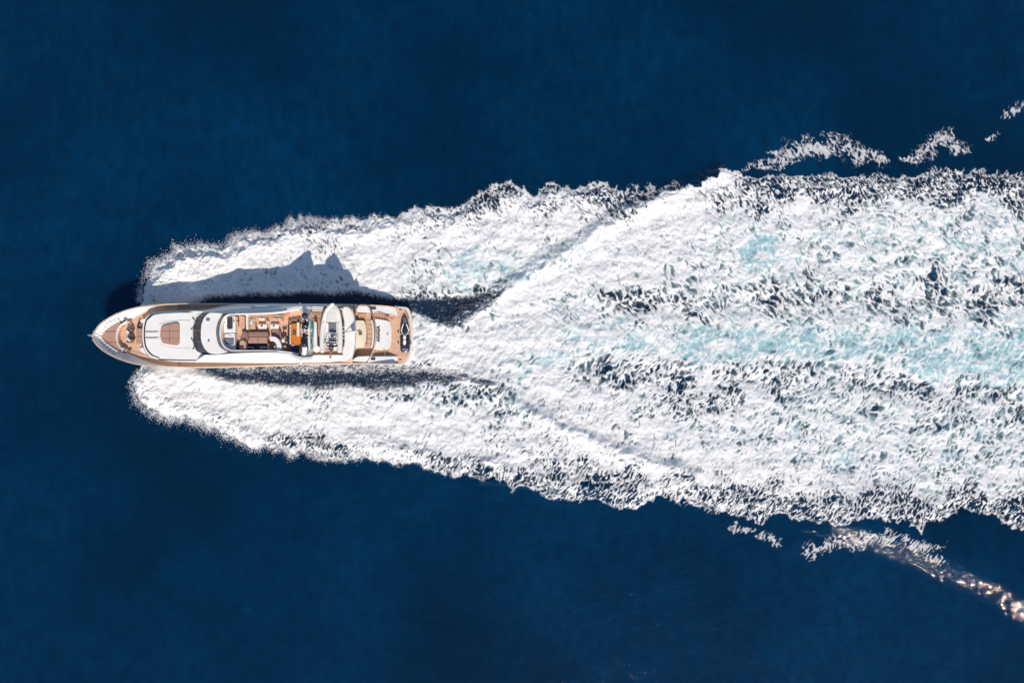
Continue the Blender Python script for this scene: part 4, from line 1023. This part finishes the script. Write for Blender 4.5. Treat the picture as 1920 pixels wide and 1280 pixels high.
# bow deck chairs with white seats and dark arms
def armchair(px, py, rot, label):
    t = thing('armchair', P(px, py, 3.1), label, 'armchair', 'armchairs on the bow deck')
    c, s2 = math.cos(rot), math.sin(rot)
    def R_(pts): return [(px + x * c - y * s2, py + x * s2 + y * c) for x, y in pts]
    prism('seat_cushion', R_(rrect(-4.2, -3.6, 3.4, 3.6, 1)), 3.62, 3.45, WHITE2, t, .05)
    prism('backrest', R_([(3.0, -4.4), (5.4, -3.6), (5.4, 3.6), (3.0, 4.4)]), 3.98, 3.3, TAUPE2, t, .05)
    for k in (-1, 1): prism('armrest', R_([(-2.5, k * 3.7), (4.0, k * 3.7), (4.0, k * 5.0), (-2.5, k * 5.0)]), 3.8, 3.3, DARK, t, .03)
    prism('throw_pillow', R_(rrect(-.5, -2.2, 3.2, 2.4, 1)), 3.76, 3.62, WHITE if rot > 0 else DARK, t, .04)
    for dx in (-3.4, 4):
        for dy in (-3.4, 3.4):
            (qx, qy), = R_([(dx, dy)]); q = P(qx, qy, 3.45); tube('leg', [Vector((q.x, q.y, 3.1)), q], .03, DARK, t, 5)
armchair(240, 620.3, -.75, 'white cushioned armchair with a dark throw pillow on the teak bow deck')
armchair(240.5, 637, .5, 'white cushioned armchair with a white pillow on the teak bow deck')
for px, py, lab in ((243, 600.8, 'small folded brown stool near the port bow bulwark'), (241.5, 658, 'small folded brown stool near the starboard bow bulwark')):
    t = thing('folding_stool', P(px, py, 3.1), lab, 'stool', 'folding stools on the bow deck')
    prism('seat', [(px - 3.5, py - 1.2), (px + 3, py - 1.8), (px + 3.5, py + 1), (px - 3, py + 1.6)], 3.5, 3.44, TAUPE2, t, .02)
    for k in (-1, 1):
        tube('leg', [P(px - 3, py + k, 3.12), P(px + 3, py + k * 1.4, 3.46)], .03, DARK, t, 5)
        tube('leg', [P(px + 3, py + k, 3.12), P(px - 3, py + k * 1.4, 3.46)], .03, DARK, t, 5)
# helm chairs
for px, py, m, lab in ((458.2, 630, TAUPE2, 'dark brown high-backed helm chair next to the sun bed'), (454.4, 646.5, TAN, 'tan helm chair at the starboard side of the upper cockpit')):
    t = thing('helm_chair', P(px, py, 5.3), lab, 'helm chair', 'helm chairs')
    prism('seat', rrect(px - 5.5, py - 7, px + 4.5, py + 7, 3), 5.95, 5.8, m, t, .05)
    prism('backrest', rrect(px + 2.5, py - 7, px + 5.6, py + 7, 1.4), 6.35, 5.8, m, t, .05)
    for k in (-1, 1): prism('armrest', rrect(px - 4, py + k * 7.2 - .8, px + 4, py + k * 7.2 + .8, .7), 6.12, 5.85, m, t, .02)
    tube('pedestal', [P(px, py, 5.3), P(px, py, 5.85)], .09, STEEL, t, 8)
# bar stools
for px, py, m, lab in ((531.5, 625, DARK, 'dark round bar stool behind the white counter'), (534, 650.6, TAN, 'round bar stool with tan seat near the starboard coaming'), (531, 638.5, WHITE2, 'round bar stool with white seat between two darker stools')):
    t = thing('bar_stool', P(px, py, 5.32), lab, 'stool', 'bar stools')
    prism('seat', disc(px, py, 3.6, 16), 6.05, 5.93, m, t, .03)
    prism('backrest', [(px + 2.6, py - 3), (px + 4, py - 2.4), (px + 4.4, py), (px + 4, py + 2.4), (px + 2.6, py + 3), (px + 3.4, py)], 6.25, 6.0, DARK, t, .02)
    tube('pedestal', [P(px, py, 5.34), P(px, py, 5.95)], .05, STEEL, t, 8)
    prism('foot', disc(px, py, 2.6, 14), 5.36, 5.32, STEEL, t, .01)
t = thing('side_table', P(536.5, 641, 5.32), 'small cluttered round table among the bar stools', 'table')
prism('tabletop', disc(537, 642, 3, 14), 5.9, 5.84, DARK, t, .01); tube('pedestal', [P(537, 642, 5.32), P(537, 642, 5.85)], .05, STEEL, t, 8)
for x, y, m, nme, lab in ((536, 641, WHITE2, 'cup', 'white cup on the small round table'), (538.3, 643, CORAL, 'candle_jar', 'coral candle jar on the small round table'), (537.5, 640.6, STEEL, 'ashtray', 'metal ashtray on the small round table')):
    tag(tube(nme, [P(x, y, 5.905), P(x, y, 5.99)], [.05, .065], m, None, 10), lab, nme.replace('_', ' '))
# soft furnishings
def pillow(px, py, w, h, rot, z, m, label, group='throw pillows on the corner sofa', name='throw_pillow', lift=.14):
    c, s2 = math.cos(rot), math.sin(rot)
    def ring(k, dz): return [P(px + (x * c - y * s2) * k, py + (x * s2 + y * c) * k, z + dz) for x, y in rrect(-w / 2, -h / 2, w / 2, h / 2, .9, 2)]
    return tag(loft(name, [ring(.86, 0), ring(1, lift * .5), ring(.8, lift), ring(.4, lift * 1.15)], m, None, True, True, 60), label, 'pillow', group)
pillow(471.5, 599.5, 6.5, 5.5, .5, 5.85, TEALP, 'pale teal pillow in the corner of the sofa')
pillow(471, 604.6, 5.6, 4.6, 1.0, 5.85, WHITE2, 'white pillow just aft of the pale teal corner pillow')
pillow(488, 597.2, 6, 4.5, .7, 5.85, WHITE2, 'white pillow tilted on the middle of the sofa, nearer the corner')
pillow(493.5, 597.6, 6, 4.5, -.7, 5.85, WHITE, 'white pillow tilted on the middle of the sofa, nearer the brown pillow')
pillow(501.5, 599.5, 6, 5, .75, 5.85, TAUPE2, 'brown pillow leaning on the sofa edge behind the tables')
pillow(502, 603.8, 6.2, 4, .2, 5.85, CREAM, 'cream pillow lying in front of the brown pillow')
for i in range(4):
    pillow(514.5 + i * 4.2, 597.5, 5, 2.0, .95, 5.85, (WHITE2, TEALP, WHITE2, TEALP)[i], ['white roll pillow, first of the four slanting ones at the sofa end', 'pale teal roll pillow, second of the four slanting ones at the sofa end', 'white roll pillow, third of the four slanting ones at the sofa end', 'pale teal roll pillow, last of the four slanting ones at the sofa end'][i])
def towel(px, py, w, h, rot, z, m, label, group=None, name='towel', cat='towel'):
    c, s2 = math.cos(rot), math.sin(rot); cc = P(px, py, z + .06)
    ax_ = Vector((c, -s2, 0)); k = S * (H - z) / H
    o = tube(name, [cc - ax_ * w * k / 2, cc, cc + ax_ * w * k / 2], [h * k * .45, h * k * .5, h * k * .45], m, None, 8)
    return tag(o, label, cat, group)
for i in range(4): towel(488.5 + i * 3.6, 650.8, 5.2, 1.7, -.95, 5.56, WHITE, ['rolled white towel on the dark locker, nearest the middle', 'rolled white towel on the dark locker, second from the middle', 'rolled white towel on the dark locker, third from the middle', 'rolled white towel on the dark locker, nearest its aft end'][i], 'rolled towels on the dark locker')
for i in range(3): towel(465 + i * 4.4, 650.5 + .5 * i, 5.4, 1.9, .25, 5.56, (WHITE2, STEEL, WHITE2)[i], ['loosely rolled white towel at the forward end of the dark locker', 'grey rolled cloth between two white ones on the dark locker', 'loosely rolled white towel beside the grey cloth on the dark locker'][i], 'loose towels on the dark locker')
ct_ = smoothed([(529.8,591.4),(533,588.6),(538,587),(543.8,585.8),(543,588.6),(538.5,590.4),(534,591.8)], 2)
tag(prism('beach_towel', ct_, 6.68, 6.59, CORAL, None, .02), 'coral red towel draped on the white coaming rim', 'towel')
cl = smoothed([(421,627.5),(425,625.8),(430,627),(436,631.5),(433,632.5),(428,631.8),(423,632.5),(421,630)], 2)
tag(prism('folded_cloth', cl, 5.83, 5.755, WHITE2, None, .02), 'crumpled pale cloth lying on the black helm station', 'cloth')
tag(prism('jacket', smoothed([(547,650.6),(554,649.8),(556,652),(550,654.6),(546,654)], 2), 5.45, 5.37, BLUE, None, .02), 'blue cloth on the dark step behind the orange table', 'cloth')  # flat blue piece: the item's bluish shadows painted as its colour
towel(549.5, 646.8, 6.5, 1.4, -.2, 6.03, WHITE2, 'rolled white napkin on the starboard end of the orange table', None, 'napkin', 'napkin')
pillow(455.5, 619.3, 5, 4, .6, 5.33, TAN, 'tan pillow on the deck by the white partition', None)

# paddle boards
for x, y0, y1, w, lab in ((584.4, 600.5, 628.5, 2.7, 'turquoise paddle board on the boat deck, the one nearer the bow end of the rack'), (586.6, 604, 655.5, 1.9, 'long narrow turquoise paddle board lying beside the white crane'), (582.8, 628, 655.5, 1.9, 'turquoise paddle board lying beside the radar arch fairing')):
    t = thing('paddle_board', P(x, (y0 + y1) / 2, 5.4), lab, 'paddle board', 'turquoise paddle boards')
    m_ = (y0 + y1) / 2; L_ = (y1 - y0) / 2
    body('board', [(x + .8 * math.sin(3 * k / 10), m_ + L_ * k / 10, w * max(.15, 1 - abs(k / 10) ** 3.2), 5.8, .11 * max(.3, 1 - abs(k / 10) ** 4)) for k in range(-10, 11)], TEAL, t, 10, 2.6)
    box('deck_pad', x - w * .45, m_ + L_ * .1, x + w * .45, m_ + L_ * .6, 5.93, 5.9, TEALP, t, .01)
for y in (625.3, 632):
    tb = tag(box('lashing_strap', 581.4, y - .5, 589.6, y + .5, 6.0, 5.955, TAN, None, .005), 'tan strap over the turquoise boards, the one nearer %s' % ('port' if y < 630 else 'starboard'), 'strap', 'straps over the boards')
    box('strap_end', 581.2, y - .5, 582, y + .5, 5.955, 5.25, TAN, tb, 0); box('strap_end', 589, y - .5, 589.8, y + .5, 5.955, 5.25, TAN, tb, 0)

# tender: rigid inflatable athwartships on the boat deck, bow to port
T = thing('tender', P(620, 620, 5.25), 'pale grey inflatable tender with outboard motor stowed across the boat deck', 'boat')
ptz = 6.45
half = [(604.6,656,.25),(604.2,640,.27),(605,620,.27),(607.8,600,.26),(612,584,.24),(617.5,575.5,.22),(622.6,572.6,.2),(628,574.6,.22),(632.8,583,.24),(636,600,.26),(637.6,620,.27),(637.4,640,.27),(637,656,.25)]
pts = smoothed([(x, y, ptz + (.35 if y < 590 else .1 if y < 602 else 0) , r) for x, y, r in half], 4, False)
tube('inflatable_tube', [P(p[0], p[1], p[2]) for p in pts], [p[3] for p in pts], RIB, T, 12)
for x in (604.6, 637):
    ball('tube_end', P(x, 656.6, ptz), .27, RIB, T)
prism('tender_hull', smoothed([(608,650),(607.5,620),(611,596),(617,583),(622.6,577),(628.5,583),(633,597),(635.5,620),(634.5,650)], 3, False), 6.1, 5.5, WHITE, T, .05)
prism('fore_locker', smoothed([(611.5,603),(613,592),(617.5,581),(622.6,576.5),(628,581),(631.8,592),(632.5,603)], 3, False), 6.92, 6.0, RIB, T, .05)
for x0, x1 in ((612.5, 622.3), (622.9, 632)): pass
prism('tender_floor', [(616,604.5),(630,604.5),(630.4,622.5),(616,622.5)], 6.16, 6.05, GREY, T, .01)
box('side_locker', 609.5, 604, 615.6, 640, 6.42, 6.0, WHITE, T, .05)
box('side_locker', 630.6, 606, 634, 650, 6.38, 6.0, WHITE, T, .05)
tube('rope_line', [P(614.5, 604.5, 6.66), P(618, 607.5, 6.3), P(624, 605, 6.5), P(632, 603.2, 6.66)], .035, DARK, T, 5)
box('thwart_seat', 617, 623, 629.5, 626.5, 6.5, 6.1, WHITE2, T, .04)
box('steering_console', 618, 628.5, 628, 632, 6.75, 6.1, WHITE, T, .05)
tube('steering_wheel', [P(x, y, 6.86) for x, y in disc(623, 633.4, 2.4, 14)], .03, BLACK, T, 5, True)
box('console_screen', 620, 629, 626, 631, 6.8, 6.74, BLACK, T, .01)
sadd = box('helm_seat', 617.5, 635, 628.6, 640, 6.6, 6.1, GREY, T, .05)
box('seat_back', 617.5, 640, 628.6, 641.4, 6.85, 6.3, WHITE2, T, .04)
box('aft_bench', 612, 643, 631, 647.5, 6.5, 6.1, TAUPE2, T, .04)
box('bench_pad', 613, 643.6, 630, 646.9, 6.58, 6.48, WHITE2, T, .04)
tube('targa_frame', [P(610, 640.5, 6.5), P(612.5, 636.5, 7.1), P(622, 633.5, 7.25), P(631, 636.5, 7.1), P(633.5, 640.5, 6.5)], .045, STEEL, T, 6)
tube('grab_rail', [P(609, 636, 6.6), P(607.5, 640, 6.85), P(608, 646, 6.85), P(610.5, 649, 6.6)], .03, STEEL, T, 6)
for x in (606.6, 635.2):
    tube('grab_line', [P(x + (.6 if x < 620 else -.6) * (604 - y) / 12, y, 6.78) for y in (590, 595, 600, 606)], .025, DARK, T, 5)
tube('mooring_bitt', [P(620.5, 570, 7.0), P(626, 569.6, 7.05)], .1, WHITE2, T, 8)
prism('transom_board', [(610,650),(633,650),(633,652),(610,652)], 6.7, 5.6, WHITE, T, .03)
eng = body('outboard_motor', [(621, 646.5, 2.5, 6.9, .14), (621, 648.5, 4.2, 6.95, .26), (621, 652.5, 4.4, 6.95, .3), (621, 656, 3.4, 6.92, .24), (621, 658, 2, 6.9, .14)], DARK, T)
tube('motor_leg', [P(620.8, 656, 6.8), P(620, 663, 6.55), P(619.4, 671, 6.35)], [.13, .11, .07], RUST, eng, 8)
ball('gearcase', P(619.3, 669.5, 6.35), .13, RUST, eng)
box('engine_cover_panel', 618.5, 650, 623.5, 654, 7.27, 7.15, GREY, eng, .03)
for x, y, m in ((614, 652.5, GREY), (628, 653, WHITE2)): box('fuel_tank', x - 2.5, y - 1.2, x + 2.5, y + 3, 6.1, 5.6, m, T, .04)

# jet ski on the bathing platform, bow to port
J = thing('jet_ski', P(759, 627, .86), 'black and white jet ski lying across the teak bathing platform', 'jet ski')
body('hull', [(759, 592.8, 1.0, 1.25, .1), (759, 597, 3.8, 1.22, .2), (759, 604, 6.4, 1.18, .26), (759.2, 614, 8.4, 1.15, .28), (759.5, 627, 9.2, 1.13, .28), (759.6, 640, 9.4, 1.12, .27), (759.6, 652, 9.2, 1.1, .25), (759.6, 657, 8.6, 1.1, .22), (759.6, 660.3, 5.8, 1.1, .18)], NAVY, J, 14, 3)
body('front_cowl', [(759, 594.5, 1.2, 1.4, .06), (759, 600, 3.4, 1.42, .14), (759, 608, 4.9, 1.5, .2), (759.2, 617, 4.6, 1.62, .22), (759.3, 622, 3.2, 1.6, .18)], GREY, J, 12)
body('hood', [(759, 606, 2, 1.6, .08), (759.1, 614, 4.4, 1.72, .16), (759.3, 622, 4.2, 1.75, .14), (759.3, 626, 2.4, 1.68, .1)], BLACK, J, 12)
body('saddle', [(758.8, 627, 1.8, 1.5, .18), (758.6, 631, 3.0, 1.56, .24), (758.4, 638, 3.4, 1.52, .24), (758.2, 646, 3.0, 1.46, .2), (758.2, 650, 2, 1.4, .14)], BLACK, J, 12)
for y0, y1 in ((628.8, 635.8), (636.8, 646)):
    body('saddle_pad', [(758.6, y0, 2.2, 1.72, .08), (758.5, (y0 + y1) / 2, 3.1, 1.74, .1), (758.3, y1, 2.2, 1.68, .08)], WHITE, J, 10)
for k in (-1, 1):
    tube('white_stripe', [P(759.2 + k * 2.8, 607.5, 1.78), P(759.3 + k * 5.2, 613.5, 1.7), P(759.4 + k * 6.9, 619.5, 1.6), P(759.4 + k * 4.6, 624.5, 1.66), P(759.2 + k * 1.9, 628, 1.72)], .065, WHITE, J, 6)
    tube('mirror', [P(759.4 + k * 7.4, 625.2, 1.5), P(759.4 + k * 8.4, 627, 1.5)], .07, WHITE2, J, 6)
    tube('footwell_mat', [P(759.5 + k * 6.2, 630, 1.42), P(759.5 + k * 6.4, 651, 1.38)], .12, BLACK, J, 8, flat=.4)
tube('handlebar', [P(755, 625.6, 1.98), P(757.5, 623.6, 2.02), P(761, 623.6, 2.02), P(763.6, 625.6, 1.98)], .04, BLACK, J, 6)
box('rear_platform', 753.6, 652.5, 765.4, 657.6, 1.42, 1.3, GREY, J, .03)
tube('tow_eye', [P(757, 658.5, 1.32), P(759.5, 659.6, 1.34), P(762, 658.5, 1.32)], .04, STEEL, J, 6)
for y in (610, 645):
    tag(prism('jet_ski_chock', [(754, y), (765, y), (765, y + 2), (754, y + 2)], 1.0, .862, BLACK, None, .02), 'black chock under the %s of the jet ski' % ('nose' if y < 620 else 'stern'), 'chock', 'jet ski chocks')

# flag on its slanting staff at the edge of the overhang
F = thing('flag_staff', P(647.5, 622.2, 5.5), 'small white and blue flag on a slanting staff over the aft overhang', 'flag')
tube('staff', [P(647.3, 622.6, 5.5), P(660, 620.6, 6.3), P(671.9, 618.6, 7.1)], .035, STEEL, F, 6)
fa, fb = P(656.5, 621, 6.12), P(670, 618.9, 7.0)
nfl = 14; tops, bots = [], []
for i in range(nfl):
    t = i / (nfl - 1); p = fa.lerp(fb, t) + Vector((0, .05 * math.sin(t * 9), 0))
    tops.append(p); bots.append(p + Vector((.12, .06 * math.sin(t * 8 + 1), -.85 - .25 * t)))
mids = [a.lerp(b, .5) + Vector((0, .06 * math.sin(i * .9), 0)) for i, (a, b) in enumerate(zip(tops, bots))]
o2 = Vector((0, .02, 0))
loft('flag_cloth', [tops, mids, bots, [p + o2 for p in bots], [p + o2 for p in mids], [p + o2 for p in tops], tops], SKINR, F, smooth=70)
q0, q1 = [a.lerp(b, .02) for a, b in zip(tops[4:10], mids[4:10])], [a.lerp(b, .6) for a, b in zip(tops[4:10], mids[4:10])]
loft('blue_canton', [[p + Vector((0, -.015, .015)) for p in q0], [p + Vector((0, .05, .02)) for p in q0], [p + Vector((0, .05, 0)) for p in q1]], BLUE, F, smooth=70)
tube('staff_hook', [P(668.5, 621.4, 7.0), P(671.4, 620.8, 7.05), P(671.9, 618.4, 7.1)], .03, BLACK, F, 5)

# the after deck lies lower than the main deck: set its whole furniture down, kept at the same spot as seen from above
_drop = .55
for o in _aft + [t for t in bpy.data.objects if t.parent is None and t.get('label', '').startswith(('long cream dining', 'round olive green plant'))]:
    o.location += Vector((-.12, .01, -_drop))
# ------------------------------------------------------------------ spray thrown clear of the bow wave and the wake's rim
def droplets():
    rs = np.random.RandomState(5)
    # anywhere foam ends abruptly, more of it near the bow
    grad = np.hypot(*np.gradient(foam))
    rim = (grad > .22) & (U > 235) & (U < 1950) & (lattice(sdf(OUTER), U, V) < 16) & (lattice(sdf(HULL), U, V) < -8)
    w = rim.ravel() * np.exp(-((U.ravel() - 280) / 420) ** 2) + rim.ravel() * .03 * (U.ravel() < 1300)
    pick = rs.choice(w.size, 26000, p=w / w.sum())
    u = U.ravel()[pick]; v = V.ravel()[pick]
    out = np.where(v > 630, 1, -1)
    k = np.exp(-((u - 280) / 300) ** 2)
    d = rs.exponential(1.0, len(u)) * (.8 + 2.4 * k)
    u = u - d * .5 * k + rs.normal(0, 1.5, len(u)); v = v + out * d + rs.normal(0, 1.5, len(u))
    z = hgt.ravel()[pick] + rs.rand(len(u)) * (.12 + .7 * k)
    x, y = (u - 960) * S, (640 - v) * S
    r = (.008 + .022 * rs.rand(len(u)) ** 3) * (1 + .3 * k)
    T_ = np.array([(1, 0, 0), (-1, 0, 0), (0, 1, 0), (0, -1, 0), (0, 0, 1), (0, 0, -1)], float)
    ang = rs.rand(len(u)) * 6.28
    c, s = np.cos(ang)[:, None], np.sin(ang)[:, None]
    st = 1 + rs.rand(len(u))[:, None]
    tx = T_[None, :, 0] * c * st - T_[None, :, 1] * s; ty = T_[None, :, 0] * s * st + T_[None, :, 1] * c
    co = np.stack([x[:, None] + tx * r[:, None], y[:, None] + ty * r[:, None], z[:, None] + T_[None, :, 2] * r[:, None]], -1).reshape(-1, 3)
    f = (np.array([(0, 2, 4), (2, 1, 4), (1, 3, 4), (3, 0, 4), (2, 0, 5), (1, 2, 5), (3, 1, 5), (0, 3, 5)])[None] + 6 * np.arange(len(u))[:, None, None]).reshape(-1, 3)
    me = bpy.data.meshes.new('sea_spray')
    me.vertices.add(len(co)); me.vertices.foreach_set('co', co.ravel())
    me.loops.add(f.size); me.loops.foreach_set('vertex_index', f.ravel().astype(np.int32))
    me.polygons.add(len(f)); me.polygons.foreach_set('loop_start', np.arange(0, f.size, 3, dtype=np.int32)); me.polygons.foreach_set('loop_total', np.full(len(f), 3, np.int32))
    me.update(calc_edges=True)
    me.materials.append(mat('spray_white', (.88, .88, .89), .6, .03, 2))
    me.polygons.foreach_set('use_smooth', np.ones(len(f), bool))
    o = bpy.data.objects.new('sea_spray', me); COL.objects.link(o)
    return tag(o, 'fine white spray droplets flung off the edges of the bow wave', None, kind='stuff')
droplets()
